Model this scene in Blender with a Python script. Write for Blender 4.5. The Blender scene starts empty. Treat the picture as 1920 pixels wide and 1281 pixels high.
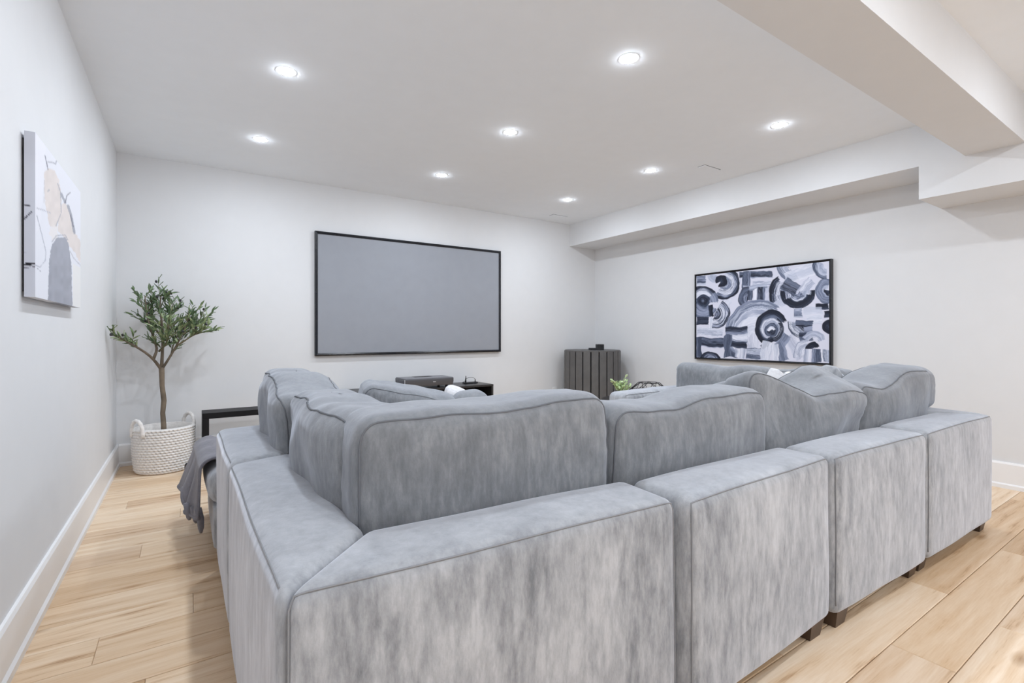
import bpy, bmesh, math, random
import numpy as np
from mathutils import Vector, Matrix, noise as mnoise

random.seed(7)
S = bpy.context.scene
COL = S.collection
PI = math.pi

# ------------------------------------------------------------------ camera
cam_d = bpy.data.cameras.new('camera')
cam = bpy.data.objects.new('camera', cam_d)
COL.objects.link(cam)
cam.location = (0, 0, 1.10)
cam.rotation_euler = (math.radians(90), 0, -0.58585)
cam_d.sensor_width = 36.0
cam_d.lens = 917.42 / 1920 * 36.0
cam_d.shift_y = -(640.5 - 626.4) / 1920
cam_d.clip_start = 0.05
S.camera = cam

# ------------------------------------------------------------------ world, exposure
w = bpy.data.worlds.new('world')
S.world = w
w.use_nodes = True
w.node_tree.nodes['Background'].inputs['Color'].default_value = (0.02, 0.02, 0.02, 1)
S.view_settings.view_transform = 'Standard'
S.view_settings.look = 'None'
S.view_settings.exposure = 0.0
S.view_settings.gamma = 1.0
S.view_settings.use_curve_mapping = False
LAMP = 620.0          # radiance of every recessed lamp's lens
LAMP_COL = (0.90, 0.975, 1.07)
try:
    S.cycles.max_bounces = 14
    S.cycles.diffuse_bounces = 10
    S.cycles.use_denoising = True
    S.cycles.sample_clamp_indirect = 6.0
except Exception:
    pass


# ------------------------------------------------------------------ materials
def srgb(r, g, b):
    f = lambda c: (c / 12.92) if c <= 0.04045 else ((c + 0.055) / 1.055) ** 2.4
    return (f(r / 255), f(g / 255), f(b / 255), 1)


class NT:
    def __init__(self, name):
        self.m = bpy.data.materials.new(name)
        self.m.use_nodes = True
        self.t = self.m.node_tree
        self.b = self.t.nodes['Principled BSDF']

    def n(self, kind, **kw):
        x = self.t.nodes.new(kind)
        for k, v in kw.items():
            if k in x.inputs.keys():
                x.inputs[k].default_value = v
            else:
                setattr(x, k, v)
        return x

    def l(self, a, b):
        self.t.links.new(a, b)

    def ramp(self, fac, stops):
        r = self.n('ShaderNodeValToRGB')
        e = r.color_ramp.elements
        while len(e) < len(stops):
            e.new(0.5)
        for i, (p, c) in enumerate(stops):
            e[i].position = p
            e[i].color = c
        self.l(fac, r.inputs['Fac'])
        return r.outputs['Color']

    def coords(self, scale=(1, 1, 1), rnd=True):
        tc = self.n('ShaderNodeTexCoord')
        mp = self.n('ShaderNodeMapping')
        mp.inputs['Scale'].default_value = scale
        self.l(tc.outputs['Object'], mp.inputs['Vector'])
        if rnd:
            oi = self.n('ShaderNodeObjectInfo')
            mu = self.n('ShaderNodeMath', operation='MULTIPLY')
            mu.inputs[1].default_value = 37.0
            self.l(oi.outputs['Random'], mu.inputs[0])
            cb = self.n('ShaderNodeCombineXYZ')
            for i in range(3):
                self.l(mu.outputs[0], cb.inputs[i])
            self.l(cb.outputs[0], mp.inputs['Location'])
        return mp.outputs['Vector']

    def bump(self, height, strength=0.2, dist=0.01, prev=None):
        bp = self.n('ShaderNodeBump')
        bp.inputs['Strength'].default_value = strength
        bp.inputs['Distance'].default_value = dist
        self.l(height, bp.inputs['Height'])
        if prev is not None:
            self.l(prev, bp.inputs['Normal'])
        self.l(bp.outputs['Normal'], self.b.inputs['Normal'])
        return bp.outputs['Normal']


def plain(name, col, rough=0.6, bump=0.0, bscale=200, metal=0.0, spec=0.5, vary=0.04):
    t = NT(name)
    t.b.inputs['Roughness'].default_value = rough
    t.b.inputs['Metallic'].default_value = metal
    t.b.inputs['Specular IOR Level'].default_value = spec
    nz = t.n('ShaderNodeTexNoise')
    nz.inputs['Scale'].default_value = 9.0
    nz.inputs['Detail'].default_value = 3.0
    t.l(t.coords(), nz.inputs['Vector'])
    lo = tuple(c * (1 - vary) for c in col[:3]) + (1,)
    hi = tuple(min(1, c * (1 + vary)) for c in col[:3]) + (1,)
    t.l(t.ramp(nz.outputs['Fac'], [(0.3, lo), (0.7, hi)]), t.b.inputs['Base Color'])
    if bump > 0:
        n2 = t.n('ShaderNodeTexNoise')
        n2.inputs['Scale'].default_value = bscale
        t.l(t.coords(), n2.inputs['Vector'])
        t.bump(n2.outputs['Fac'], bump, 0.002)
    return t.m


def velvet(name, dark, mid, light, streak=(2.2, 2.2, 0.75), scale=3.2, sheen=0.25):
    """brushed velvet: the nap lies in patches and streaks, each a little lighter or darker"""
    t = NT(name)
    t.b.inputs['Roughness'].default_value = 0.9
    t.b.inputs['Specular IOR Level'].default_value = 0.12
    t.b.inputs['Sheen Weight'].default_value = sheen
    t.b.inputs['Sheen Roughness'].default_value = 0.45
    t.b.inputs['Sheen Tint'].default_value = (0.86, 0.9, 1.0, 1)
    v = t.coords(streak)
    n1 = t.n('ShaderNodeTexNoise')
    n1.inputs['Scale'].default_value = scale
    n1.inputs['Detail'].default_value = 8.0
    n1.inputs['Roughness'].default_value = 0.62
    n1.inputs['Distortion'].default_value = 0.5
    t.l(v, n1.inputs['Vector'])
    n2 = t.n('ShaderNodeTexNoise')
    n2.inputs['Scale'].default_value = scale * 8
    n2.inputs['Detail'].default_value = 6.0
    n2.inputs['Roughness'].default_value = 0.7
    t.l(t.coords((1.6, 1.6, 0.42)), n2.inputs['Vector'])
    mx = t.n('ShaderNodeMath', operation='MULTIPLY_ADD')
    mx.inputs[1].default_value = 0.50
    t.l(n2.outputs['Fac'], mx.inputs[0])
    sc = t.n('ShaderNodeMath', operation='MULTIPLY')
    sc.inputs[1].default_value = 0.50
    t.l(n1.outputs['Fac'], sc.inputs[0])
    t.l(sc.outputs[0], mx.inputs[2])
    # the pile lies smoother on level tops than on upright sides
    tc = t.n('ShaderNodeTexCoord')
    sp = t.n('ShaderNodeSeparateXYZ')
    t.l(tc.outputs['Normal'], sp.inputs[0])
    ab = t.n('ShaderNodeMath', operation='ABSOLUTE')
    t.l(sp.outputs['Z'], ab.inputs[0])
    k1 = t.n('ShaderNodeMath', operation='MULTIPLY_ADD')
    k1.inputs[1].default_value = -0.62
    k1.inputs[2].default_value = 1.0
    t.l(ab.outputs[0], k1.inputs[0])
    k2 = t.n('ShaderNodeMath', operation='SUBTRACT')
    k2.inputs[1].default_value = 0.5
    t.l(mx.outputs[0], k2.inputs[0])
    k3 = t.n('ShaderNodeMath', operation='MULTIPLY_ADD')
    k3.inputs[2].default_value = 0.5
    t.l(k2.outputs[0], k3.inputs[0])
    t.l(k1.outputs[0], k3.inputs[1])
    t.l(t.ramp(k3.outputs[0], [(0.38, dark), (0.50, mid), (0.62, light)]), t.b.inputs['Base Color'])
    n3 = t.n('ShaderNodeTexNoise')
    n3.inputs['Scale'].default_value = 260
    n3.inputs['Detail'].default_value = 3
    t.l(t.coords(), n3.inputs['Vector'])
    p = t.bump(n3.outputs['Fac'], 0.22, 0.0015)
    n4 = t.n('ShaderNodeTexNoise')
    n4.inputs['Scale'].default_value = 11
    n4.inputs['Detail'].default_value = 4
    t.l(t.coords((1, 1, 0.45)), n4.inputs['Vector'])
    t.bump(n4.outputs['Fac'], 0.25, 0.012, p)
    return t.m


def knit(name, col):
    t = NT(name)
    t.b.inputs['Roughness'].default_value = 0.95
    t.b.inputs['Specular IOR Level'].default_value = 0.1
    t.b.inputs['Sheen Weight'].default_value = 0.2
    nz = t.n('ShaderNodeTexNoise')
    nz.inputs['Scale'].default_value = 60
    nz.inputs['Detail'].default_value = 5
    t.l(t.coords(), nz.inputs['Vector'])
    lo = tuple(c * 0.86 for c in col[:3]) + (1,)
    t.l(t.ramp(nz.outputs['Fac'], [(0.35, lo), (0.65, col)]), t.b.inputs['Base Color'])
    n3 = t.n('ShaderNodeTexNoise')
    n3.inputs['Scale'].default_value = 320
    t.l(t.coords(), n3.inputs['Vector'])
    t.bump(n3.outputs['Fac'], 0.4, 0.002)
    return t.m


def oak(name):
    """one board of pale oak: its own tone, long grain, cathedral figure, a few knots"""
    t = NT(name)
    t.b.inputs['Roughness'].default_value = 0.42
    t.b.inputs['Specular IOR Level'].default_value = 0.35
    v = t.coords((0.55, 6.0, 1.0))
    n1 = t.n('ShaderNodeTexNoise')
    n1.inputs['Scale'].default_value = 3.0
    n1.inputs['Detail'].default_value = 7
    n1.inputs['Roughness'].default_value = 0.6
    n1.inputs['Distortion'].default_value = 0.9
    t.l(v, n1.inputs['Vector'])
    wv = t.n('ShaderNodeTexWave', wave_type='BANDS', bands_direction='Y')
    wv.inputs['Scale'].default_value = 0.8
    wv.inputs['Distortion'].default_value = 14
    wv.inputs['Detail'].default_value = 3
    wv.inputs['Detail Scale'].default_value = 0.9
    t.l(v, wv.inputs['Vector'])
    n2 = t.n('ShaderNodeTexNoise')
    n2.inputs['Scale'].default_value = 30
    n2.inputs['Detail'].default_value = 4
    t.l(t.coords((0.35, 7.0, 1.0)), n2.inputs['Vector'])
    a = t.n('ShaderNodeMath', operation='MULTIPLY_ADD')
    a.inputs[1].default_value = 0.09
    t.l(wv.outputs['Fac'], a.inputs[0])
    s1 = t.n('ShaderNodeMath', operation='MULTIPLY')
    s1.inputs[1].default_value = 0.66
    t.l(n1.outputs['Fac'], s1.inputs[0])
    t.l(s1.outputs[0], a.inputs[2])
    a2 = t.n('ShaderNodeMath', operation='MULTIPLY_ADD')
    a2.inputs[1].default_value = 0.25
    t.l(n2.outputs['Fac'], a2.inputs[0])
    t.l(a.outputs[0], a2.inputs[2])
    base = t.ramp(a2.outputs[0], [(0.30, srgb(172, 132, 92)), (0.43, srgb(226, 200, 169)), (0.66, srgb(242, 225, 203))])
    oi = t.n('ShaderNodeObjectInfo')
    tone = t.ramp(oi.outputs['Random'], [(0.0, (0.74, 0.64, 0.53, 1)), (0.3, (0.93, 0.88, 0.82, 1)),
                                         (0.65, (1.0, 1.0, 1.0, 1)), (1.0, (0.81, 0.74, 0.68, 1))])
    mx = t.n('ShaderNodeMix', data_type='RGBA', blend_type='MULTIPLY')
    mx.inputs['Factor'].default_value = 1.0
    t.l(base, mx.inputs['A'])
    t.l(tone, mx.inputs['B'])
    # knots
    vo = t.n('ShaderNodeTexVoronoi')
    vo.inputs['Scale'].default_value = 1.3
    t.l(t.coords((1.0, 2.6, 1.0)), vo.inputs['Vector'])
    kn = t.ramp(vo.outputs['Distance'], [(0.0, (0.30, 0.20, 0.13, 1)), (0.035, (0.55, 0.45, 0.36, 1)), (0.10, (1, 1, 1, 1))])
    m2 = t.n('ShaderNodeMix', data_type='RGBA', blend_type='MULTIPLY')
    m2.inputs['Factor'].default_value = 0.75
    t.l(mx.outputs['Result'], m2.inputs['A'])
    t.l(kn, m2.inputs['B'])
    t.l(m2.outputs['Result'], t.b.inputs['Base Color'])
    t.bump(n2.outputs['Fac'], 0.10, 0.002)
    return t.m


def emit(name, col, strength):
    t = NT(name)
    t.b.inputs['Base Color'].default_value = (0.9, 0.9, 0.9, 1)
    t.b.inputs['Emission Color'].default_value = tuple(col) + (1,)
    t.b.inputs['Emission Strength'].default_value = strength
    return t.m


def vcol(name, rough=0.55):
    t = NT(name)
    t.b.inputs['Roughness'].default_value = rough
    t.b.inputs['Specular IOR Level'].default_value = 0.2
    at = t.n('ShaderNodeVertexColor')
    at.layer_name = 'paint'
    t.l(at.outputs['Color'], t.b.inputs['Base Color'])
    nz = t.n('ShaderNodeTexNoise')
    nz.inputs['Scale'].default_value = 240
    t.l(t.coords(), nz.inputs['Vector'])
    t.bump(nz.outputs['Fac'], 0.12, 0.001)
    return t.m


M = {}
M['wall'] = plain('wall_paint', (0.715, 0.72, 0.73, 1), 0.75, 0.05, 300, spec=0.25, vary=0.008)
M['ceil'] = plain('ceiling_paint', (0.84, 0.868, 0.90, 1), 0.85, 0.05, 300, spec=0.2, vary=0.008)
M['trim'] = plain('trim_paint', (0.83, 0.83, 0.835, 1), 0.35, vary=0.006)
M['oak'] = oak('oak_board')
M['sub'] = plain('subfloor', (0.10, 0.075, 0.05, 1), 0.9)
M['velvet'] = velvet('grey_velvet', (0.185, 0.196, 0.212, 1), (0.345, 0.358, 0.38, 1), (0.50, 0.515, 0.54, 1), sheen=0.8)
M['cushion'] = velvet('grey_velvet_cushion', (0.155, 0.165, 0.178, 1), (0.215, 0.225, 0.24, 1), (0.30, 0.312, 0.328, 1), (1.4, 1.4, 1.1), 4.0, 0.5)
M['piping'] = plain('piping_cord', (0.155, 0.163, 0.178, 1), 0.95, spec=0.1)
M['seam'] = plain('seam_stitch', (0.27, 0.277, 0.292, 1), 0.95, spec=0.1)
M['legwood'] = plain('dark_brown_wood', (0.075, 0.045, 0.028, 1), 0.45, 0.1, 60, vary=0.25)
M['black'] = plain('black_lacquer', (0.006, 0.006, 0.008, 1), 0.5, spec=0.25, vary=0.1)
M['blackwood'] = plain('black_brown_wood', (0.022, 0.020, 0.020, 1), 0.36, 0.1, 80, vary=0.25)
M['blackmat'] = plain('black_plastic', (0.012, 0.012, 0.014, 1), 0.5, vary=0.1)
M['frame'] = plain('black_aluminium', (0.009, 0.010, 0.014, 1), 0.25, spec=0.4, vary=0.05)
M['screen'] = plain('projection_fabric', (0.30, 0.315, 0.35, 1), 0.55, 0.04, 500, spec=0.3, vary=0.02)
M['projbody'] = plain('dark_grey_plastic', (0.075, 0.075, 0.082, 1), 0.4, vary=0.05)
M['projtop'] = plain('lighter_grey_plastic', (0.16, 0.16, 0.18, 1), 0.35, vary=0.05)
M['silver'] = plain('silver_metal', (0.75, 0.75, 0.77, 1), 0.25, metal=0.8, vary=0.02)
M['slat'] = plain('charcoal_slat', (0.105, 0.101, 0.099, 1), 0.5, 0.15, 90, vary=0.12)
M['slatcore'] = plain('black_core', (0.008, 0.008, 0.008, 1), 0.8)
M['white_plastic'] = plain('white_plastic', (0.82, 0.82, 0.82, 1), 0.35, vary=0.01)
M['rope'] = knit('white_cotton_rope', (0.84, 0.815, 0.79, 1))
M['bark'] = plain('olive_bark', (0.16, 0.125, 0.090, 1), 0.85, 0.6, 70, vary=0.35)
M['twig'] = plain('olive_twig', (0.17, 0.15, 0.09, 1), 0.8, vary=0.25)
M['olive'] = plain('black_olive', (0.018, 0.014, 0.02, 1), 0.3, vary=0.2)
M['pot'] = plain('dark_nursery_pot', (0.02, 0.02, 0.02, 1), 0.7)
M['soil'] = plain('soil_moss', (0.09, 0.07, 0.05, 1), 0.95, 0.8, 60, vary=0.4)
M['blanket'] = knit('grey_plush_blanket', (0.19, 0.185, 0.21, 1))
M['lens'] = emit('lit_lens', LAMP_COL, LAMP)
M['gap'] = plain('shadow_gap', (0.03, 0.03, 0.03, 1), 0.9)
M['whitefab'] = knit('white_cotton', (0.70, 0.70, 0.72, 1))
M['blackfab'] = knit('black_cotton', (0.012, 0.012, 0.015, 1))
_t = NT('chevron_cotton')
_tc = _t.n('ShaderNodeTexCoord')
_sp = _t.n('ShaderNodeSeparateXYZ')
_t.l(_tc.outputs['Object'], _sp.inputs[0])
_ab = _t.n('ShaderNodeMath', operation='ABSOLUTE')
_ad = _t.n('ShaderNodeMath', operation='ADD')
_ad.inputs[1].default_value = 0.015
_t.l(_sp.outputs['X'], _ad.inputs[0])
_t.l(_ad.outputs[0], _ab.inputs[0])
_su = _t.n('ShaderNodeMath', operation='ADD')
_t.l(_ab.outputs[0], _su.inputs[0])
_t.l(_sp.outputs['Z'], _su.inputs[1])
_ml = _t.n('ShaderNodeMath', operation='MULTIPLY')
_ml.inputs[1].default_value = 26.0
_t.l(_su.outputs[0], _ml.inputs[0])
_fr = _t.n('ShaderNodeMath', operation='FRACT')
_t.l(_ml.outputs[0], _fr.inputs[0])
_t.l(_t.ramp(_fr.outputs[0], [(0.0, (0.82, 0.82, 0.84, 1)), (0.62, (0.82, 0.82, 0.84, 1)), (0.66, (0.03, 0.03, 0.035, 1)), (0.97, (0.03, 0.03, 0.035, 1))]), _t.b.inputs['Base Color'])
_t.b.inputs['Roughness'].default_value = 0.9
M['chevron'] = _t.m
M['wire'] = plain('black_wire', (0.012, 0.012, 0.014, 1), 0.4)
M['paint'] = vcol('acrylic_paint')
M['lightgrey'] = plain('canvas_side', srgb(206, 208, 216), 0.7, vary=0.02)


def leafmat(name, c1, c2):
    t = NT(name)
    t.b.inputs['Roughness'].default_value = 0.5
    oi = t.n('ShaderNodeObjectInfo')
    nz = t.n('ShaderNodeTexNoise')
    nz.inputs['Scale'].default_value = 14
    tc = t.n('ShaderNodeTexCoord')
    t.l(tc.outputs['Object'], nz.inputs['Vector'])
    a = t.n('ShaderNodeMath', operation='MULTIPLY_ADD')
    a.inputs[1].default_value = 0.5
    t.l(nz.outputs['Fac'], a.inputs[0])
    h = t.n('ShaderNodeMath', operation='MULTIPLY')
    h.inputs[1].default_value = 0.6
    t.l(oi.outputs['Random'], h.inputs[0])
    t.l(h.outputs[0], a.inputs[2])
    t.l(t.ramp(a.outputs[0], [(0.2, c1), (0.85, c2)]), t.b.inputs['Base Color'])
    return t.m


M['leaf'] = leafmat('olive_leaf', (0.055, 0.115, 0.050, 1), (0.36, 0.44, 0.22, 1))
M['paleleaf'] = leafmat('pale_leaf', (0.36, 0.52, 0.22, 1), (0.72, 0.82, 0.52, 1))


# ------------------------------------------------------------------ object helpers
def thing(name, label, cat, loc=(0, 0, 0), group=None, rz=0.0):
    o = bpy.data.objects.new(name, None)
    COL.objects.link(o)
    o.empty_display_size = 0.1
    o.location = loc
    o.rotation_euler = (0, 0, rz)
    o['label'] = label
    o['category'] = cat
    if group:
        o['group'] = group
    return o


def tag(o, label, cat, group=None):
    o['label'] = label
    o['category'] = cat
    if group:
        o['group'] = group
    return o


class MB:
    def __init__(self):
        self.v = []
        self.f = []

    def add(self, verts, faces):
        k = len(self.v)
        self.v += [tuple(p) for p in verts]
        self.f += [tuple(i + k for i in f) for f in faces]
        return self

    def box(self, x0, x1, y0, y1, z0, z1):
        v = [(x0, y0, z0), (x1, y0, z0), (x1, y1, z0), (x0, y1, z0), (x0, y0, z1), (x1, y0, z1), (x1, y1, z1), (x0, y1, z1)]
        return self.add(v, [(0, 3, 2, 1), (4, 5, 6, 7), (0, 1, 5, 4), (1, 2, 6, 5), (2, 3, 7, 6), (3, 0, 4, 7)])

    def prism(self, pts, z0, z1):
        n = len(pts)
        v = [(x, y, z0) for x, y in pts] + [(x, y, z1) for x, y in pts]
        f = [tuple(range(n - 1, -1, -1)), tuple(range(n, 2 * n))]
        f += [(i, (i + 1) % n, n + (i + 1) % n, n + i) for i in range(n)]
        return self.add(v, f)

    def lathe(self, prof, n=24, cx=0, cy=0):
        k = len(prof)
        v = []
        for j in range(n):
            a = 2 * PI * j / n
            for r, z in prof:
                v.append((cx + r * math.cos(a), cy + r * math.sin(a), z))
        f = []
        for j in range(n):
            j2 = (j + 1) % n
            for i in range(k - 1):
                f.append((j * k + i, j2 * k + i, j2 * k + i + 1, j * k + i + 1))
        return self.add(v, f)

    def tube(self, pts, rad, n=8, closed=False, caps=True):
        P = [Vector(p) for p in pts]
        R = rad if isinstance(rad, (list, tuple)) else [rad] * len(P)
        m = len(P)
        rings = []
        up = Vector((0, 0, 1))
        prevx = None
        for i in range(m):
            if closed:
                d = P[(i + 1) % m] - P[i - 1]
            else:
                d = P[min(i + 1, m - 1)] - P[max(i - 1, 0)]
            if d.length < 1e-9:
                d = Vector((0, 0, 1))
            d.normalize()
            if prevx is None:
                ref = up if abs(d.z) < 0.9 else Vector((1, 0, 0))
                x = ref.cross(d).normalized()
            else:
                x = (prevx - d * prevx.dot(d))
                x = x.normalized() if x.length > 1e-6 else up.cross(d).normalized()
            prevx = x
            y = d.cross(x)
            rings.append([P[i] + (x * math.cos(2 * PI * j / n) + y * math.sin(2 * PI * j / n)) * R[i] for j in range(n)])
        v = [p for r in rings for p in r]
        f = []
        for i in range(m if closed else m - 1):
            a = i * n
            b = ((i + 1) % m) * n
            for j in range(n):
                j2 = (j + 1) % n
                f.append((a + j, a + j2, b + j2, b + j))
        if caps and not closed:
            f.append(tuple(range(n - 1, -1, -1)))
            f.append(tuple((m - 1) * n + j for j in range(n)))
        return self.add(v, f)

    def build(self, name, mat, parent=None, smooth=False, kind=None, loc=None, bevel=0.0):
        me = bpy.data.meshes.new(name)
        me.from_pydata(self.v, [], self.f)
        if bevel > 0:
            bm = bmesh.new()
            bm.from_mesh(me)
            bmesh.ops.bevel(bm, geom=list(bm.edges), offset=bevel, segments=2, affect='EDGES', profile=0.5)
            bm.to_mesh(me)
            bm.free()
        me.materials.append(mat)
        if smooth:
            me.polygons.foreach_set('use_smooth', [True] * len(me.polygons))
        me.update()
        o = bpy.data.objects.new(name, me)
        COL.objects.link(o)
        if parent:
            o.parent = parent
        if loc:
            o.location = loc
        if kind:
            o['kind'] = kind
        return o


def box(name, mat, x0, x1, y0, y1, z0, z1, parent=None, kind=None, bevel=0.0):
    """a box mesh whose own origin is its centre"""
    cx, cy, cz = (x0 + x1) / 2, (y0 + y1) / 2, (z0 + z1) / 2
    return MB().box(x0 - cx, x1 - cx, y0 - cy, y1 - cy, z0 - cz, z1 - cz).build(name, mat, parent, kind=kind, loc=(cx, cy, cz), bevel=bevel)


# ------------------------------------------------------------------ the setting
XL, XR, YB, YR, ZC = -0.489, 4.873, 5.19, -3.6, 2.609
box('wall_left', M['wall'], XL - 0.12, XL, YR - 0.12, YB + 0.12, -0.02, ZC + 0.05, kind='structure')
box('wall_back', M['wall'], XL, XR, YB, YB + 0.12, -0.02, ZC + 0.05, kind='structure')
box('wall_right', M['wall'], XR, XR + 0.12, YR - 0.12, YB + 0.12, -0.02, ZC + 0.05, kind='structure')
box('wall_rear', M['wall'], XL, XR, YR - 0.12, YR, -0.02, ZC + 0.05, kind='structure')
box('ceiling', M['ceil'], XL - 0.12, XR + 0.12, YR - 0.12, YB + 0.12, ZC, ZC + 0.05, kind='structure')
# boxed-in ducts: the long bulkhead over the right wall, its lower end near the camera, and the cross beam
XK, ZK1, ZK2, YS = 4.401, 2.310, 2.072, 1.320
box('trim_1', M['wall'], XK, XR, YS, YB, ZK1, ZC, kind='structure')
box('trim_2', M['wall'], XK, XR, YR, YS, ZK2, ZC, kind='structure')
box('trim_3', M['wall'], XL, XK, 0.780, 1.067, 2.3095, ZC, kind='structure')


def board(name, horiz, a, b, wall, s):
    """horiz: runs along x at y=wall; else along y at x=wall; s = direction into the room"""
    prof = [(0, 0), (0.025, 0), (0.025, 0.026), (0.016, 0.036), (0.016, 0.172), (0.010, 0.185), (0, 0.185)]
    v = []
    for e in (a, b):
        for d, z in prof:
            v.append((e, wall + s * d, z) if horiz else (wall + s * d, e, z))
    n = len(prof)
    f = [(i, (i + 1) % n, n + (i + 1) % n, n + i) for i in range(n)] + [tuple(range(n)), tuple(range(2 * n - 1, n - 1, -1))]
    mb = MB().add(v, f)
    o = mb.build(name, M['trim'], kind='structure')
    bm = bmesh.new()
    bm.from_mesh(o.data)
    bmesh.ops.recalc_face_normals(bm, faces=bm.faces)
    bm.to_mesh(o.data)
    bm.free()
    return o


board('baseboard_left', False, YR, YB, XL, 1)
board('baseboard_right', False, YR, YB, XR, -1)
board('baseboard_back', True, XL + 0.016, XR - 0.016, YB, -1)
board('baseboard_rear', True, XL + 0.016, XR - 0.016, YR, 1)

# floor: every board a piece of its own
floor = bpy.data.objects.new('floor', None)
COL.objects.link(floor)
floor['kind'] = 'structure'
box('subfloor', M['sub'], XL - 0.12, XR + 0.12, YR - 0.12, YB + 0.12, -0.06, -0.012, floor)
PITCH, Y0 = 0.1778, 0.526
known = {19: [-0.322], 17: [-0.036], 14: [-0.196], 10: [0.021], 9: [-0.265], 1: [2.68], 0: [2.08], 2: [1.7, 3.95], -1: [2.55, 4.2]}
rf = random.Random(11)
k0 = int(math.floor((YR - Y0) / PITCH))
k1 = int(math.ceil((YB - Y0) / PITCH))
for k in range(k0, k1):
    ya, yb = max(Y0 + k * PITCH, YR), min(Y0 + (k + 1) * PITCH, YB)
    cuts = sorted(known.get(k, [XL + rf.uniform(0.35, 1.9)]))
    x = cuts[-1]
    while True:
        x += rf.uniform(1.35, 2.0)
        if x > XR - 0.3:
            break
        cuts.append(x)
    x = cuts[0]
    while True:
        x -= rf.uniform(1.35, 2.0)
        if x < XL + 0.25:
            break
        cuts.insert(0, x)
    edges = [XL] + cuts + [XR]
    for a, b in zip(edges[:-1], edges[1:]):
        c = 0.0024
        x0, x1, y0, y1 = a + 0.0005, b - 0.0005, ya + 0.0013, yb - 0.0013
        cx, cy = (x0 + x1) / 2, (y0 + y1) / 2
        hx, hy = (x1 - x0) / 2, (y1 - y0) / 2
        mb = MB()
        v = [(-hx, -hy, -0.012), (hx, -hy, -0.012), (hx, hy, -0.012), (-hx, hy, -0.012),
             (-hx, -hy, -c * 0.6), (hx, -hy, -c * 0.6), (hx, hy, -c * 0.6), (-hx, hy, -c * 0.6),
             (-hx + c, -hy + c, 0), (hx - c, -hy + c, 0), (hx - c, hy - c, 0), (-hx + c, hy - c, 0)]
        f = [(0, 1, 5, 4), (1, 2, 6, 5), (2, 3, 7, 6), (3, 0, 4, 7), (4, 5, 9, 8), (5, 6, 10, 9), (6, 7, 11, 10), (7, 4, 8, 11), (8, 9, 10, 11)]
        mb.add(v, f).build('plank', M['oak'], floor, loc=(cx, cy, 0))

# ------------------------------------------------------------------ recessed lights
LX, LY = (0.473, 2.015, 3.567), (4.24, 3.06, 1.88)
ring_me = lens_me = None


def downlight(x, y, label, group):
    global ring_me, lens_me
    t = thing('ceiling_downlight', label, 'ceiling light', (x, y, ZC), group)
    if ring_me is None:
        r = MB().lathe([(0.0400, -0.0008), (0.0545, -0.0008), (0.055, 0.0)], 40).build('trim_ring', M['trim'], t)
        l = MB().lathe([(0.0425 * math.cos(PI / 2 * q / 6), -0.0006 - 0.0050 * math.sin(PI / 2 * q / 6)) for q in range(7)][::-1], 32).build('lens', M['lens'], t)
        ring_me, lens_me = r.data, l.data
    else:
        for n, me in (('trim_ring', ring_me), ('lens', lens_me)):
            o = bpy.data.objects.new(n, me)
            COL.objects.link(o)
            o.parent = t
    return t


cn = ('left', 'middle', 'right')
rn = ('nearest the screen wall', 'second from the screen wall', 'third from the screen wall')
for i, x in enumerate(LX):
    for j, y in enumerate(LY):
        downlight(x, y, 'lit round recessed downlight, %s column, row %s' % (cn[i], rn[j]), 'ceiling downlights over the sofa')
for x in LX:  # unseen lamps behind the camera, added to light the room and sofa backs
    for y in (-0.05, -1.35, -2.65):
        downlight(x, y, 'unseen round downlight added behind the cross beam to light the room', 'added downlights behind the beam')


# flush ceiling vents
def vent(x0, x1, y0, y1, label):
    t = thing('ceiling_vent', label, 'vent', ((x0 + x1) / 2, (y0 + y1) / 2, ZC), 'flush ceiling vents')
    hx, hy = (x1 - x0) / 2, (y1 - y0) / 2
    MB().box(-hx - 0.004, hx + 0.004, -hy - 0.004, hy + 0.004, -0.0012, 0).build('gap_frame', M['gap'], t)
    MB().box(-hx, hx, -hy, hy, -0.006, -0.0008).build('plate', M['ceil'], t)


vent(3.846, 4.072, 2.684, 2.752, 'flush white air vent beside the downlights, its dark outline nearer the beam')
vent(3.846, 4.068, 4.850, 4.928, 'faint flush white air vent close to the corner above the screen wall')


# ------------------------------------------------------------------ soft shapes
def axis(h, r, n, ns=3):
    a = [-h + r * (i / ns) for i in range(ns)]
    m = [-h + r + (2 * h - 2 * r) * i / n for i in range(n + 1)]
    b = [h - r + r * ((i + 1) / ns) for i in range(ns)]
    return a + m + b


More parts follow.
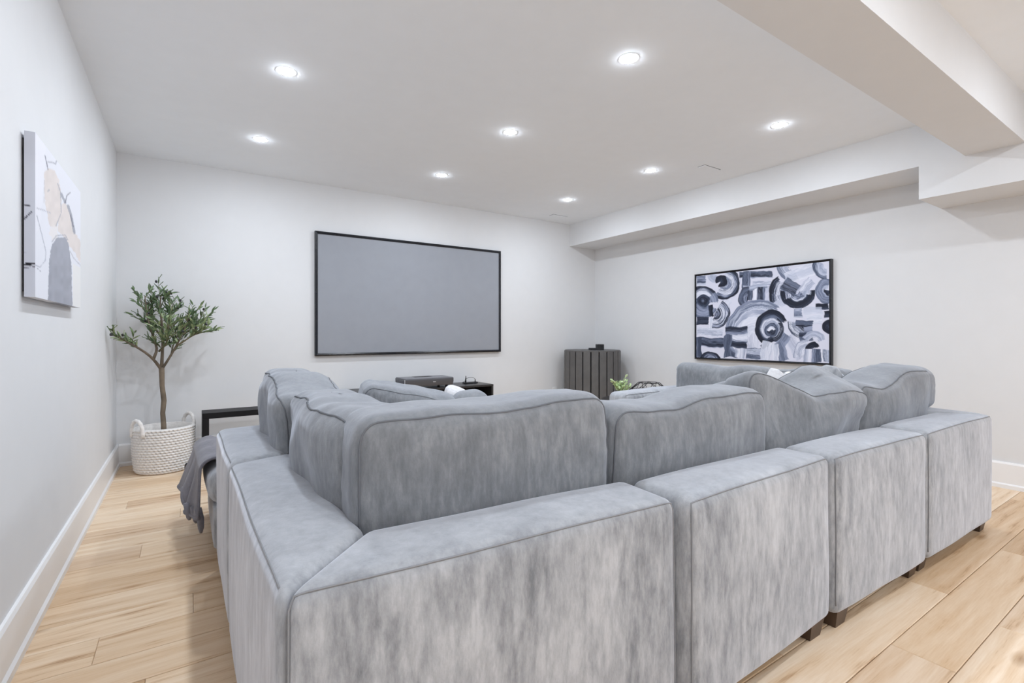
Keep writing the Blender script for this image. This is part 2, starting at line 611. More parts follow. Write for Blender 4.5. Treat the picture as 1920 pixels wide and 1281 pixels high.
def softgrid(hx, hy, hz, r, nx, ny, nz, ns=3):
    """closed box of half sizes hx,hy,hz with all edges rounded by r; shared vertices"""
    A, B, C = axis(hx, r, nx, ns), axis(hy, r, ny, ns), axis(hz, r, nz, ns)
    idx = {}
    V = []

    def vid(i, j, k):
        key = (i, j, k)
        if key not in idx:
            p = Vector((A[i], B[j], C[k]))
            c = Vector((max(-hx + r, min(hx - r, p.x)), max(-hy + r, min(hy - r, p.y)), max(-hz + r, min(hz - r, p.z))))
            d = p - c
            if d.length > 1e-9:
                p = c + d * (r / d.length)
            idx[key] = len(V)
            V.append(p)
        return idx[key]
    F = []
    a, b, c = len(A) - 1, len(B) - 1, len(C) - 1
    for i in range(a):
        for j in range(b):
            F.append((vid(i, j, 0), vid(i, j + 1, 0), vid(i + 1, j + 1, 0), vid(i + 1, j, 0)))
            F.append((vid(i, j, c), vid(i + 1, j, c), vid(i + 1, j + 1, c), vid(i, j + 1, c)))
    for i in range(a):
        for k in range(c):
            F.append((vid(i, 0, k), vid(i + 1, 0, k), vid(i + 1, 0, k + 1), vid(i, 0, k + 1)))
            F.append((vid(i, b, k), vid(i, b, k + 1), vid(i + 1, b, k + 1), vid(i + 1, b, k)))
    for j in range(b):
        for k in range(c):
            F.append((vid(0, j, k), vid(0, j, k + 1), vid(0, j + 1, k + 1), vid(0, j + 1, k)))
            F.append((vid(a, j, k), vid(a, j + 1, k), vid(a, j + 1, k + 1), vid(a, j, k + 1)))
    return V, F


def nz3(p, f, s=0):
    return mnoise.noise(Vector((p[0] * f + s, p[1] * f - s, p[2] * f + 2 * s)))


def quad_map(q, z0, z1, hx, hy, hz):
    (ax, ay), (bx, by), (cx, cy), (dx, dy) = q

    def f(p):
        u, v = (p[0] / hx + 1) / 2, (p[1] / hy + 1) / 2
        x = (ax * (1 - u) + bx * u) * (1 - v) + (dx * (1 - u) + cx * u) * v
        y = (ay * (1 - u) + by * u) * (1 - v) + (dy * (1 - u) + cy * u) * v
        return Vector((x, y, (z0 + z1) / 2 + p[2]))
    return f


def soft_block(name, mat, parent, q, z0, z1, r=0.03, puff=0.012, seed=0.0, res=0.05, wob=0.004, top=0.0, lower=0.0):
    """upholstered block on a four-cornered plan a(-,-) b(+,-) c(+,+) d(-,+); returns (object, mapping, halves)"""
    L = lambda p, s: math.hypot(p[0] - s[0], p[1] - s[1])
    hx, hy, hz = (L(q[0], q[1]) + L(q[3], q[2])) / 4, (L(q[0], q[3]) + L(q[1], q[2])) / 4, (z1 - z0) / 2
    V, F = softgrid(hx, hy, hz, r, max(2, int(2 * hx / res)), max(2, int(2 * hy / res)), max(2, int(2 * hz / res)))
    mp = quad_map(q, z0, z1, hx, hy, hz)

    def deform(p):
        u, v, t = p[0] / hx, p[1] / hy, p[2] / hz
        d = Vector(p)
        e = lambda a: max(0.0, 1 - abs(a) ** 3)
        d.x += (1 if u > 0 else -1) * puff * e(v) * e(t) * abs(u) ** 2
        d.y += (1 if v > 0 else -1) * puff * e(u) * e(t) * abs(v) ** 2
        d.z += ((puff + top) * e(u) * e(v) if t > 0 else 0) * abs(t) ** 2
        n = Vector((nz3(p, 3.1, seed), nz3(p, 3.1, seed + 9), nz3(p, 2.6, seed + 4)))
        d += n * wob
        d.z += lower * max(0, -t)
        return mp(d)
    W = [deform(p) for p in V]
    off = Vector(parent.location) if parent else Vector((0, 0, 0))
    o = MB().add([p - off for p in W], F).build(name, mat, parent, smooth=True)
    return o, deform, (hx, hy, hz), off


def seam(parent, deform, path, off, rad=0.0035, name='piping'):
    P = [deform(p) - off for p in path]
    return MB().tube(P, rad, 6).build(name, M['seam'], parent, smooth=True)


def frame_block(parent, name, q, z0, z1, seed, r=0.035, sides='y'):
    """back or side frame of a sofa section: block, piping along its outer top edge and its ends"""
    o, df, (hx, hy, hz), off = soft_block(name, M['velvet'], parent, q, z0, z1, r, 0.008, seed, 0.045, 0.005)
    k = r * (1 - 0.707)
    n = 26
    if 'y' in sides:     # top edge of the face at -y, then down both ends
        k3 = r * (1 - 0.577) - 0.001
        k -= 0.0012
        path = [(-hx + k, -hy + k, -hz + 0.04 + (2 * hz - r - 0.04) * i / 20) for i in range(21)]
        path += [(-hx + k3, -hy + k3, hz - k3)]
        path += [(-hx + r + (2 * hx - 2 * r) * i / 30, -hy + k, hz - k) for i in range(31)]
        path += [(hx - k3, -hy + k3, hz - k3)]
        path += [(hx - k, -hy + k, hz - r - (2 * hz - r - 0.04) * i / 20) for i in range(21)]
        seam(o, df, path, off, 0.0022)
    if 'x' in sides:     # face at -x
        ys = [-hy + r + (2 * hy - 2 * r) * i / n for i in range(n + 1)]
        seam(o, df, [(-hx + k, y, hz - k) for y in ys], off, 0.0020)
    return o


def leg(parent, x, y, h=0.067, s=0.095):
    ox, oy = parent.location.x, parent.location.y
    b, t = s / 2 - 0.011, s / 2
    x, y = x - ox, y - oy
    v = [(x - b, y - b, 0), (x + b, y - b, 0), (x + b, y + b, 0), (x - b, y + b, 0),
         (x - t, y - t, h), (x + t, y - t, h), (x + t, y + t, h), (x - t, y + t, h)]
    return MB().add(v, [(0, 3, 2, 1), (4, 5, 6, 7), (0, 1, 5, 4), (1, 2, 6, 5), (2, 3, 7, 6), (3, 0, 4, 7)]).build('leg', M['legwood'], parent)


ZB, ZT, ZS = 0.064, 0.655, 0.445      # underside, frame top, seat top


def rect(x0, x1, y0, y1):
    return [(x0, y0), (x1, y0), (x1, y1), (x0, y1)]


def seat(parent, x0, x1, y0, y1, seed):
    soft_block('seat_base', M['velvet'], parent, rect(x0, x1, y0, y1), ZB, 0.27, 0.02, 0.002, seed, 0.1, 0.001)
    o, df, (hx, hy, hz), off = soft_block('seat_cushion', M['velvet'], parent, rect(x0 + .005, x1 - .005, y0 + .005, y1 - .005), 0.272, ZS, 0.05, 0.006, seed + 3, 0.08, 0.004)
    return o


SOFA = 'sectional sofa sections'
# near left corner section
t = thing('sofa_section', 'grey velvet corner sofa section nearest the camera, mitred back at left', 'sofa', (0.62, 1.4, 0), SOFA)
frame_block(t, 'back_frame', [(0.128, 0.912), (1.112, 0.858), (1.112, 1.062), (0.345, 1.120)], ZB, ZT, 1.0, sides='y')
frame_block(t, 'side_frame', [(0.128, 0.912), (0.345, 1.120), (0.332, 1.992), (0.118, 1.936)], ZB, ZT, 2.3, sides='x')
seat(t, 0.352, 1.105, 1.13, 1.93, 3)
for x, y in ((0.19, 0.955), (1.055, 0.925), (0.19, 1.86), (1.05, 1.86)):
    leg(t, x, y)
# second section along the left
t = thing('sofa_section', 'grey velvet sofa section on the left, between corner section and blanket', 'sofa', (0.62, 2.3, 0), SOFA)
frame_block(t, 'back_frame', [(0.118, 1.950), (0.338, 2.006), (0.345, 2.700), (0.112, 2.672)], ZB, ZT, 3.7, sides='x')
seat(t, 0.356, 1.105, 1.95, 2.69, 5)
for x, y in ((0.18, 2.02), (1.05, 2.0), (0.18, 2.6), (1.05, 2.62)):
    leg(t, x, y)
# near row, second from left
t = thing('sofa_section', 'grey velvet sofa section, second from left in the near row', 'sofa', (1.54, 1.4, 0), SOFA)
frame_block(t, 'back_frame', [(1.121, 0.818), (1.956, 0.842), (1.956, 1.045), (1.121, 1.050)], ZB, ZT, 5.1, sides='y')
seat(t, 1.121, 1.956, 1.06, 1.93, 7)
for x, y in ((1.18, 0.89), (1.892, 0.905), (1.18, 1.86), (1.89, 1.86)):
    leg(t, x, y)
# near row, third
t = thing('sofa_section', 'grey velvet sofa section, third from left in the near row', 'sofa', (2.37, 1.4, 0), SOFA)
frame_block(t, 'back_frame', [(1.968, 0.826), (2.785, 0.804), (2.785, 1.010), (1.968, 1.035)], ZB, ZT, 6.9, sides='y')
seat(t, 1.966, 2.787, 1.045, 1.93, 9)
for x, y in ((2.055, 0.892), (2.74, 0.885), (2.03, 1.86), (2.73, 1.86)):
    leg(t, x, y)
# right corner section
t = thing('sofa_section', 'grey velvet corner sofa section at the right end of the near row', 'sofa', (3.26, 1.3, 0), SOFA)
frame_block(t, 'back_frame', [(2.800, 0.800), (3.735, 0.786), (3.515, 1.000), (2.800, 1.010)], ZB, ZT, 8.2, sides='y')
frame_block(t, 'side_frame', [(3.735, 0.786), (3.745, 1.750), (3.525, 1.750), (3.515, 1.000)], ZB, ZT, 9.6, sides='')
seat(t, 2.80, 3.505, 1.02, 1.75, 11)
for x, y in ((2.875, 0.884), (3.72, 0.865), (2.87, 1.68), (3.67, 1.68)):
    leg(t, x - 0.02, y)
# far right section with its arm
t = thing('sofa_section', 'grey velvet sofa section with a low arm, farthest along the right side', 'sofa', (3.2, 2.3, 0), SOFA)
frame_block(t, 'back_frame', [(3.745, 1.765), (3.745, 2.60), (3.525, 2.60), (3.525, 1.765)], ZB, ZT, 10.3, sides='')
frame_block(t, 'arm', [(2.760, 2.610), (3.745, 2.610), (3.745, 2.800), (2.760, 2.800)], ZB, ZT - 0.006, 11.5, 0.045, sides='y')
seat(t, 2.77, 3.515, 1.765, 2.60, 13)
for x, y in ((2.84, 1.84), (3.68, 1.84), (2.84, 2.72), (3.68, 2.72)):
    leg(t, x, y)


def ottoman(x0, x1, y0, y1, label, seed):
    t = thing('ottoman', label, 'ottoman', ((x0 + x1) / 2, (y0 + y1) / 2, 0), 'ottomans closing the sofa')
    soft_block('base', M['velvet'], t, rect(x0 + .02, x1 - .02, y0 + .02, y1 - .02), ZB, 0.27, 0.02, 0.004, seed, 0.1, 0.001)
    soft_block('seat_cushion', M['velvet'], t, rect(x0, x1, y0, y1), 0.272, 0.452, 0.07, 0.012, seed + 1, 0.06, 0.006)
    for x in (x0 + 0.08, x1 - 0.08):
        for y in (y0 + 0.08, y1 - 0.08):
            leg(t, x, y)


ottoman(0.085, 0.93, 2.715, 3.56, 'grey velvet ottoman under the draped grey blanket', 21)
ottoman(0.945, 1.80, 2.715, 3.56, 'grey velvet ottoman in front of the media console, under loose cushions', 24)


# ------------------------------------------------------------------ cushions
def cushion(name, label, cat, loc, w, h, d, rz, tilt=0.0, roll=0.0, r=0.055, bulge=0.30, sag=(), bend=0.0, twist=0.0,
            seed=0.0, mat='cushion', group=None, pipe=True, pinch=0.0, wr=0.006, res=0.03, topbulge=0.02, lean2=0.0, tz=0.0):
    """box cushion standing on its lower edge: X width, Y thickness (back face at -Y), Z height"""
    t = thing(name, label, cat, loc, group, rz)
    hx, hy, hz = w / 2, d / 2, h / 2
    V, F = softgrid(hx, hy, hz, r, int(w / res), max(3, int(d / res)), int(h / res), 4)
    R = Matrix.Rotation(roll, 3, 'Y') @ Matrix.Rotation(tilt, 3, 'X')

    def deform(p):
        u, v, s = p[0] / hx, p[2] / hz, p[1] / hy
        q = Vector(p)
        e = lambda a, k=2.4: max(0.0, 1 - abs(a) ** k)
        q.y *= 1 + bulge * e(u) * e(v) - 0.25 * pinch * (abs(u) * abs(v)) ** 3
        q.x *= 1 + 0.03 * e(v) - 0.015 * pinch * e(v)
        q.z += topbulge * e(u) * max(0, v) ** 2
        if pinch > 0:
            q.x -= (1 if u > 0 else -1) * pinch * 0.10 * w * e(v, 2) * abs(u) ** 3
            q.z -= (1 if v > 0 else -1) * pinch * 0.10 * h * e(u, 2) * abs(v) ** 3
            q.y *= 1 - pinch * 0.8 * max(abs(u), abs(v)) ** 4
        g = max(0.0, (v + 1) / 2)
        for (u0, sw, dep, *side) in sag:
            if side:
                dep = dep * max(0.0, (1 + s) / 2)
            q.z -= dep * math.exp(-((u - u0) / sw) ** 2) * g ** 1.6
            q.y += 0.35 * dep * math.exp(-((u - u0) / sw) ** 2) * (1 if s > 0 else -1) * max(0, 1 - abs(v - 0.45) ** 2)
        q.y += bend * u * u + lean2 * g * g
        q.z += tz * u * s * g * g
        if twist:
            a = twist * u * g
            q.y -= math.sin(a) * hz * g
        # large soft dents and the pull wrinkles that run away from the seams
        q.y += wr * 2.2 * nz3(p, 5.0, seed) * (1 if s > 0 else -1) * e(s * 0.0)
        nn = mnoise.noise(Vector((p[0] * 26 + seed, p[1] * 2, p[2] * 6)))
        q.y += wr * 0.9 * nn * (1 if s > 0 else -1) * max(0, abs(v) - 0.35)
        n2 = mnoise.noise(Vector((p[0] * 5 + seed, p[1] * 3, p[2] * 30 + seed)))
        q.y += wr * 0.9 * n2 * (1 if s > 0 else -1) * max(0, abs(u) - 0.55)
        q.x += min(wr, 0.009) * 0.8 * n2 * (1 if u > 0 else -1) * max(0, abs(u) - 0.8) * 4
        q.z += wr * 1.4 * nz3((p[0] * 2.2, p[1], p[2]), 4, seed + 5) * max(0, v)
        q = R @ Vector((q.x, q.y, q.z))
        return q + Vector((0, 0, hz))
    W = [deform(p) for p in V]
    zmin = min(p.z for p in W)
    W = [p - Vector((0, 0, zmin)) for p in W]
    body = MB().add(W, F).build('cover', M[mat], t, smooth=True)
    if pipe:
        for s in (-1, 1):
            P = []
            rr = r * 0.707
            yy = s * (hy - r + rr)
            ax, az = hx - r, hz - r
            n1, n2 = 24, 14
            for i in range(n1):
                P.append((-ax + 2 * ax * i / n1, yy, az + rr))
            for i in range(4):
                a = PI / 2 * (1 - i / 4)
                P.append((ax + rr * math.cos(a), yy, az + rr * math.sin(a)))
            for i in range(n2):
                P.append((ax + rr, yy, az - 2 * az * i / n2))
            for i in range(4):
                a = -PI / 2 * i / 4
                P.append((ax + rr * math.cos(a), yy, -az + rr * math.sin(a)))
            for i in range(n1):
                P.append((ax - 2 * ax * i / n1, yy, -az - rr))
            for i in range(4):
                a = -PI / 2 - PI / 2 * i / 4
                P.append((-ax + rr * math.cos(a), yy, -az + rr * math.sin(a)))
            for i in range(n2):
                P.append((-ax - rr, yy, -az + 2 * az * i / n2))
            for i in range(4):
                a = PI - PI / 2 * i / 4
                P.append((-ax + rr * math.cos(a), yy, az + rr * math.sin(a)))
            Q = [deform(p) - Vector((0, 0, zmin)) for p in P]
            MB().tube(Q, 0.0032, 6, closed=True).build('piping', M['piping'], body, smooth=True)
    return t


BC = 'grey velvet back cushions'
RD = math.radians
# near row (backs face the camera)
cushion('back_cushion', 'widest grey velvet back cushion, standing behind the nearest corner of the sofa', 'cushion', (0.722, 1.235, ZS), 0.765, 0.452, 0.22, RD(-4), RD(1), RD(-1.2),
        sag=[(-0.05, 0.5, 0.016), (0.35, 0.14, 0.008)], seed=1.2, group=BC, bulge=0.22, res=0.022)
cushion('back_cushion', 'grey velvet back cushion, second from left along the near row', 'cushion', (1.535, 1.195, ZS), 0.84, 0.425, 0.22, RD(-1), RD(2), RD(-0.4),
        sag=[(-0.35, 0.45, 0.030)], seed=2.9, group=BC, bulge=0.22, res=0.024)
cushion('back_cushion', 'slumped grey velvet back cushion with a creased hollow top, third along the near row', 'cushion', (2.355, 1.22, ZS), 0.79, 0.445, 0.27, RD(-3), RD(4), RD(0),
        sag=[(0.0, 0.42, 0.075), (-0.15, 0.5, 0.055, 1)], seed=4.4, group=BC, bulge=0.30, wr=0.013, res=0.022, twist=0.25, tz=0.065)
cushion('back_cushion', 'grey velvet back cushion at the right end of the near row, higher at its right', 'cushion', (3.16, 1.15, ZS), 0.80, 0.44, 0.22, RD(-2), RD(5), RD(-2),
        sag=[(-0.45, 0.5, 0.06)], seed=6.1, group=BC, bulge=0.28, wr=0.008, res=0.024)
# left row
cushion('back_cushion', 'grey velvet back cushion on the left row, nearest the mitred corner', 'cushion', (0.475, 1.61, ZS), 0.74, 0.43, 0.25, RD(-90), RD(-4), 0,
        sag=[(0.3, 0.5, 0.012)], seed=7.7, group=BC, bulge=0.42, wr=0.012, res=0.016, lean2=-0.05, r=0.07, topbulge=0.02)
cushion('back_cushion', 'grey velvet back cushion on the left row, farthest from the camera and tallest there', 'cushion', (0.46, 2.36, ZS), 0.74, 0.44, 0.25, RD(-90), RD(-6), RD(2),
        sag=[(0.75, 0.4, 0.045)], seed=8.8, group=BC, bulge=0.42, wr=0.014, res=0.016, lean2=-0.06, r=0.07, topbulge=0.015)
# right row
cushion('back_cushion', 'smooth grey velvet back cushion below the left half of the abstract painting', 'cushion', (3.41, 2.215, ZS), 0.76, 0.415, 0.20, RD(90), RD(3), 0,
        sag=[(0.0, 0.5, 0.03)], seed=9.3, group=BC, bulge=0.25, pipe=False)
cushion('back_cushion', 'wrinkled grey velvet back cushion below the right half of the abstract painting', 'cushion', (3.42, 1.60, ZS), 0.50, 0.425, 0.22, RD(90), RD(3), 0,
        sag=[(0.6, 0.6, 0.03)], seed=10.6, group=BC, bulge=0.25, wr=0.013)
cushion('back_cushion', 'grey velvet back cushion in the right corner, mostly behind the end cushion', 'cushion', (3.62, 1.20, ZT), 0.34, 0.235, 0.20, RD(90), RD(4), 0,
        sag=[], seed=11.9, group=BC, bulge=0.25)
# loose cushions
cushion('throw_cushion', 'light grey cushion with an upright corner tip, behind the slumped back cushion', 'cushion', (3.17, 1.40, ZS), 0.40, 0.41, 0.15, RD(20), RD(12), RD(14),
        r=0.04, bulge=0.5, pinch=0.5, seed=13.0, wr=0.01, pipe=False, group='loose cushions', mat='velvet')
cushion('throw_cushion', 'grey cushion lying in front of the media console with its left end raised', 'cushion', (1.27, 3.12, 0.452), 0.70, 0.19, 0.24, RD(-8), RD(10), RD(13),
        r=0.05, bulge=0.4, seed=14.2, wr=0.01, group='loose cushions')
cushion('throw_cushion', 'small grey rounded cushion just left of the console end', 'cushion', (1.64, 3.0, 0.452), 0.26, 0.235, 0.18, RD(-8), RD(5), RD(-4),
        r=0.07, bulge=0.4, seed=15.5, group='loose cushions', pipe=False)
cushion('throw_cushion', 'white cushion edge showing between grey cushions below the projector', 'cushion', (1.66, 3.28, 0.452), 0.22, 0.22, 0.12, RD(-30), RD(8), RD(25),
        r=0.04, bulge=0.5, pinch=0.4, seed=16.0, mat='whitefab', pipe=False, group='loose cushions')
cushion('throw_cushion', 'black square cushion, two corner tips showing behind the second back cushion', 'cushion', (2.165, 1.52, ZS), 0.41, 0.41, 0.13, RD(-4), RD(6), RD(-2.5),
        r=0.025, bulge=0.7, pinch=1.1, seed=17.1, mat='blackfab', pipe=False, group='loose cushions')
cushion('throw_cushion', 'plain white cushion, one pointed corner rising above the slumped back cushion', 'cushion', (3.26, 1.74, ZS), 0.32, 0.32, 0.12, RD(-10), RD(8), RD(33),
        r=0.02, bulge=0.7, pinch=0.5, seed=18.1, mat='whitefab', pipe=False, group='loose cushions')
cushion('throw_cushion', 'small white cushion with a rounded tip, right of the plain pointed one', 'cushion', (3.15, 1.60, ZS), 0.28, 0.352, 0.10, RD(-20), RD(10), RD(32),
        r=0.03, bulge=0.6, pinch=0.4, seed=19.4, mat='whitefab', pipe=False, group='loose cushions')
tc_ = cushion('throw_cushion', 'white cushion with a black chevron at its tip, beside the wrinkled cushion', 'cushion', (3.08, 1.49, ZS), 0.27, 0.35, 0.09, RD(-24), RD(6), RD(34),
        r=0.02, bulge=0.6, pinch=0.4, seed=20.7, mat='chevron', pipe=False, group='loose cushions')


# ------------------------------------------------------------------ projection screen
sx0, sx1, sz0, sz1 = 1.062, 3.254, 0.879, 2.132
t = thing('projection_screen', 'grey fixed projection screen in a thin glossy black frame on the white wall', 'screen', ((sx0 + sx1) / 2, YB, sz0))
cx = (sx0 + sx1) / 2


def bar_frame(parent, hx, z0, z1, wd, d0, d1, mat, name='frame_bar'):
    """four mitred bars in the plane y; d0 wall side, d1 room side (negative y)"""
    o = [(-hx, z0), (hx, z0), (hx, z1), (-hx, z1)]
    i = [(-hx + wd, z0 + wd), (hx - wd, z0 + wd), (hx - wd, z1 - wd), (-hx + wd, z1 - wd)]
    m = [((a[0] + b[0]) / 2, (a[1] + b[1]) / 2) for a, b in zip(o, i)]
    for k in range(4):
        k2 = (k + 1) % 4
        P = []
        for kk in (k, k2):
            P += [(o[kk][0], d0, o[kk][1]), (o[kk][0], d1 + 0.004, o[kk][1]), (m[kk][0], d1, m[kk][1]), (i[kk][0], d1 + 0.005, i[kk][1]), (i[kk][0], d0, i[kk][1])]
        f = [(j, (j + 1) % 5, 5 + (j + 1) % 5, 5 + j) for j in range(5)] + [(4, 3, 2, 1, 0), (5, 6, 7, 8, 9)]
        ob = MB().add(P, f).build(name, mat, parent)
        bm = bmesh.new()
        bm.from_mesh(ob.data)
        bmesh.ops.recalc_face_normals(bm, faces=bm.faces)
        bm.to_mesh(ob.data)
        bm.free()


H_ = sz1 - sz0
bar_frame(t, (sx1 - sx0) / 2, 0, H_, 0.026, -0.003, -0.040, M['frame'])
MB().box(cx - cx - (sx1 - sx0) / 2 + 0.02, (sx1 - sx0) / 2 - 0.02, -0.028, -0.022, 0.02, H_ - 0.02).build('screen_fabric', M['screen'], t)
MB().box(-0.95, 0.95, -0.022, 0.0, 0.18, 0.30).build('mount_rail', M['blackmat'], t)
MB().box(-0.95, 0.95, -0.022, 0.0, H_ - 0.30, H_ - 0.18).build('mount_rail', M['blackmat'], t)


# ------------------------------------------------------------------ painting engine: flat art laid down stroke by stroke
rngp = np.random.RandomState(5)
_tab = rngp.rand(4096)


def n1d(x, seed=0):
    x = np.asarray(x) + seed * 17.31
    i = np.floor(x).astype(int)
    f = x - i
    f = f * f * (3 - 2 * f)
    return _tab[i % 4096] * (1 - f) + _tab[(i + 1) % 4096] * f


def n2d(x, y, seed=0):
    xi, yi = np.floor(x).astype(int), np.floor(y).astype(int)
    fx, fy = x - xi, y - yi
    fx, fy = fx * fx * (3 - 2 * fx), fy * fy * (3 - 2 * fy)
    h = lambda a, b: _tab[(a * 57 + b * 131 + seed * 29) % 4096]
    return (h(xi, yi) * (1 - fx) + h(xi + 1, yi) * fx) * (1 - fy) + (h(xi, yi + 1) * (1 - fx) + h(xi + 1, yi + 1) * fx) * fy


def homography(src, dst):
    A, b = [], []
    for (x, y), (u, v) in zip(src, dst):
        A += [[x, y, 1, 0, 0, 0, -u * x, -u * y], [0, 0, 0, x, y, 1, -v * x, -v * y]]
        b += [u, v]
    return np.append(np.linalg.solve(np.array(A, float), np.array(b, float)), 1).reshape(3, 3)


def sl(c):
    c = np.asarray(c, float) / 255
    return np.where(c <= 0.04045, c / 12.92, ((c + 0.055) / 1.055) ** 2.4)


class Art:
    def __init__(self, nx, ny, quad, bg, warp=0.0):
        self.nx, self.ny = nx, ny
        Hm = homography([(0, 0), (1, 0), (1, 1), (0, 1)], quad)
        U, V = np.meshgrid(np.linspace(0, 1, nx), np.linspace(0, 1, ny))
        w_ = Hm[2, 0] * U + Hm[2, 1] * V + Hm[2, 2]
        self.X = (Hm[0, 0] * U + Hm[0, 1] * V + Hm[0, 2]) / w_
        self.Y = (Hm[1, 0] * U + Hm[1, 1] * V + Hm[1, 2]) / w_
        if warp:
            x_, y_ = self.X / 95, self.Y / 95
            self.X = self.X + warp * (n2d(x_, y_, 3) - 0.5) + warp * 0.4 * (n2d(x_ * 3, y_ * 3, 5) - 0.5)
            self.Y = self.Y + warp * (n2d(x_, y_, 8) - 0.5) + warp * 0.4 * (n2d(x_ * 3, y_ * 3, 9) - 0.5)
        self.C = np.ones((ny, nx, 3)) * np.array(bg, float)
        self.s = 0

    def mix(self, a, col):
        self.C = self.C * (1 - a[..., None]) + col * a[..., None]

    def tones(self, t, pal):
        pal = np.array(pal, float)
        t = np.clip(t, 0, 0.9999) * (len(pal) - 1)
        i = t.astype(int)
        f = (t - i)[..., None]
        return pal[i] * (1 - f) + pal[i + 1] * f

    def arc(self, cx, cy, r0, r1, a0, a1, pal, alpha=1.0, edge=4.0, fy=1.0, streak=0.55, freq=None):
        """brush dragged round a centre; pal runs from the inner to the outer radius"""
        self.s += 1
        dx, dy = self.X - cx, (self.Y - cy) / fy
        r = np.hypot(dx, dy)
        a = np.degrees(np.arctan2(dy, dx))
        rel = (a - a0) % 360
        span = (a1 - a0) % 360 or 360
        rag = n1d(r / 5.0, self.s) * 7
        ina = np.clip(np.minimum(rel - rag * 0.4, span - rel - rag) / 2.5 + 0.5, 0, 1) if span < 359 else 1.0
        wob = (n1d(a / 25, self.s) - 0.5) * 5
        inr = np.clip(np.minimum(r - r0 + wob if r0 > 0 else r + 99, r1 - r + wob) / edge + 0.5, 0, 1)
        st = n1d(r / (freq or 5.5), self.s + 3) * 0.6 + n1d(r / 2.2 + n1d(a / 40, self.s) * 2, self.s + 5) * 0.4
        st2 = n2d(r / 7.0, a / 28.0, self.s)
        tt = (r - r0) / max(1, r1 - r0) + 1.35 * streak * (st * 0.55 + st2 * 0.45 - 0.5)
        self.mix(ina * inr * alpha, self.tones(tt, pal))

    def bar(self, x0, y0, x1, y1, wd, pal, alpha=1.0, streak=0.6, edge=4.0):
        """straight brush drag from one point to another"""
        self.s += 1
        L = math.hypot(x1 - x0, y1 - y0)
        ux, uy = (x1 - x0) / L, (y1 - y0) / L
        s = (self.X - x0) * ux + (self.Y - y0) * uy
        d = -(self.X - x0) * uy + (self.Y - y0) * ux
        rag = n1d(d / 4.5, self.s) * 9
        a = np.clip(np.minimum(s, L - s - rag) / edge + 0.5, 0, 1) * np.clip((wd / 2 - np.abs(d) + (n1d(s / 30, self.s) - .5) * 5) / edge + 0.5, 0, 1)
        st = n1d(d / 4.5, self.s + 2) * 0.55 + n2d(s / 45.0, d / 4.0, self.s) * 0.45
        tt = (d / wd + 0.5) + 1.3 * streak * (st - 0.5)
        self.mix(a * alpha, self.tones(tt, pal))

    def line(self, pts, wd, col, alpha=1.0):
        self.s += 1
        best = np.full(self.X.shape, 1e9)
        for (x0, y0), (x1, y1) in zip(pts[:-1], pts[1:]):
            L2 = (x1 - x0) ** 2 + (y1 - y0) ** 2
            tt = np.clip(((self.X - x0) * (x1 - x0) + (self.Y - y0) * (y1 - y0)) / L2, 0, 1)
            best = np.minimum(best, np.hypot(self.X - x0 - tt * (x1 - x0), self.Y - y0 - tt * (y1 - y0)))
        self.mix(np.clip((wd / 2 - best + (n2d(self.X / 6, self.Y / 6, self.s) - .5) * 3) / 2 + 0.5, 0, 1) * alpha, np.array(col, float))

    def poly(self, pts, col, alpha=1.0, soft=3.0, rag=8.0, mott=0.0):
        self.s += 1
        X = self.X + (n2d(self.X / 12, self.Y / 12, self.s) - 0.5) * rag
        Y = self.Y + (n2d(self.X / 12, self.Y / 12, self.s + 7) - 0.5) * rag
        inside = np.zeros(X.shape, bool)
        n = len(pts)
        for i in range(n):
            x0, y0 = pts[i]
            x1, y1 = pts[(i + 1) % n]
            c = ((y0 > Y) != (y1 > Y))
            with np.errstate(divide='ignore', invalid='ignore'):
                xx = (x1 - x0) * (Y - y0) / (y1 - y0 + 1e-12) + x0
            inside ^= (c & (X < xx))
        m = 1 + mott * (n2d(self.X / 18, self.Y / 40, self.s + 1) - 0.5)
        self.mix(inside.astype(float) * alpha, np.array(col, float) * m[..., None])

    def mesh(self, name, parent, P00, P10, P11, P01):
        """lay the paint on a flat grid: P00 top left, P10 top right, P11 bottom right, P01 bottom left (local)"""
        U, V = np.meshgrid(np.linspace(0, 1, self.nx), np.linspace(0, 1, self.ny))
        p = [np.array(q, float) for q in (P00, P10, P11, P01)]
        G = (p[0] * (1 - U)[..., None] + p[1] * U[..., None]) * (1 - V)[..., None] + (p[3] * (1 - U)[..., None] + p[2] * U[..., None]) * V[..., None]
        n = self.nx * self.ny
        ii = np.arange(n).reshape(self.ny, self.nx)
        q = np.stack([ii[:-1, :-1], ii[1:, :-1], ii[1:, 1:], ii[:-1, 1:]], -1).reshape(-1, 4)
        me = bpy.data.meshes.new(name)
        me.vertices.add(n)
        me.vertices.foreach_set('co', G.reshape(-1).astype(np.float32))
        me.loops.add(q.size)
        me.loops.foreach_set('vertex_index', q.reshape(-1).astype(np.int32))
        me.polygons.add(len(q))
        me.polygons.foreach_set('loop_start', (np.arange(len(q)) * 4).astype(np.int32))
        me.update(calc_edges=True)
        at = me.color_attributes.new('paint', 'FLOAT_COLOR', 'POINT')
        rgba = np.ones((n, 4), np.float32)
        rgba[:, :3] = np.clip(sl(self.C.reshape(-1, 3)), 0, 1)
        at.data.foreach_set('color', rgba.reshape(-1))
        me.materials.append(M['paint'])
        o = bpy.data.objects.new(name, me)
        COL.objects.link(o)
        o.parent = parent
        return o


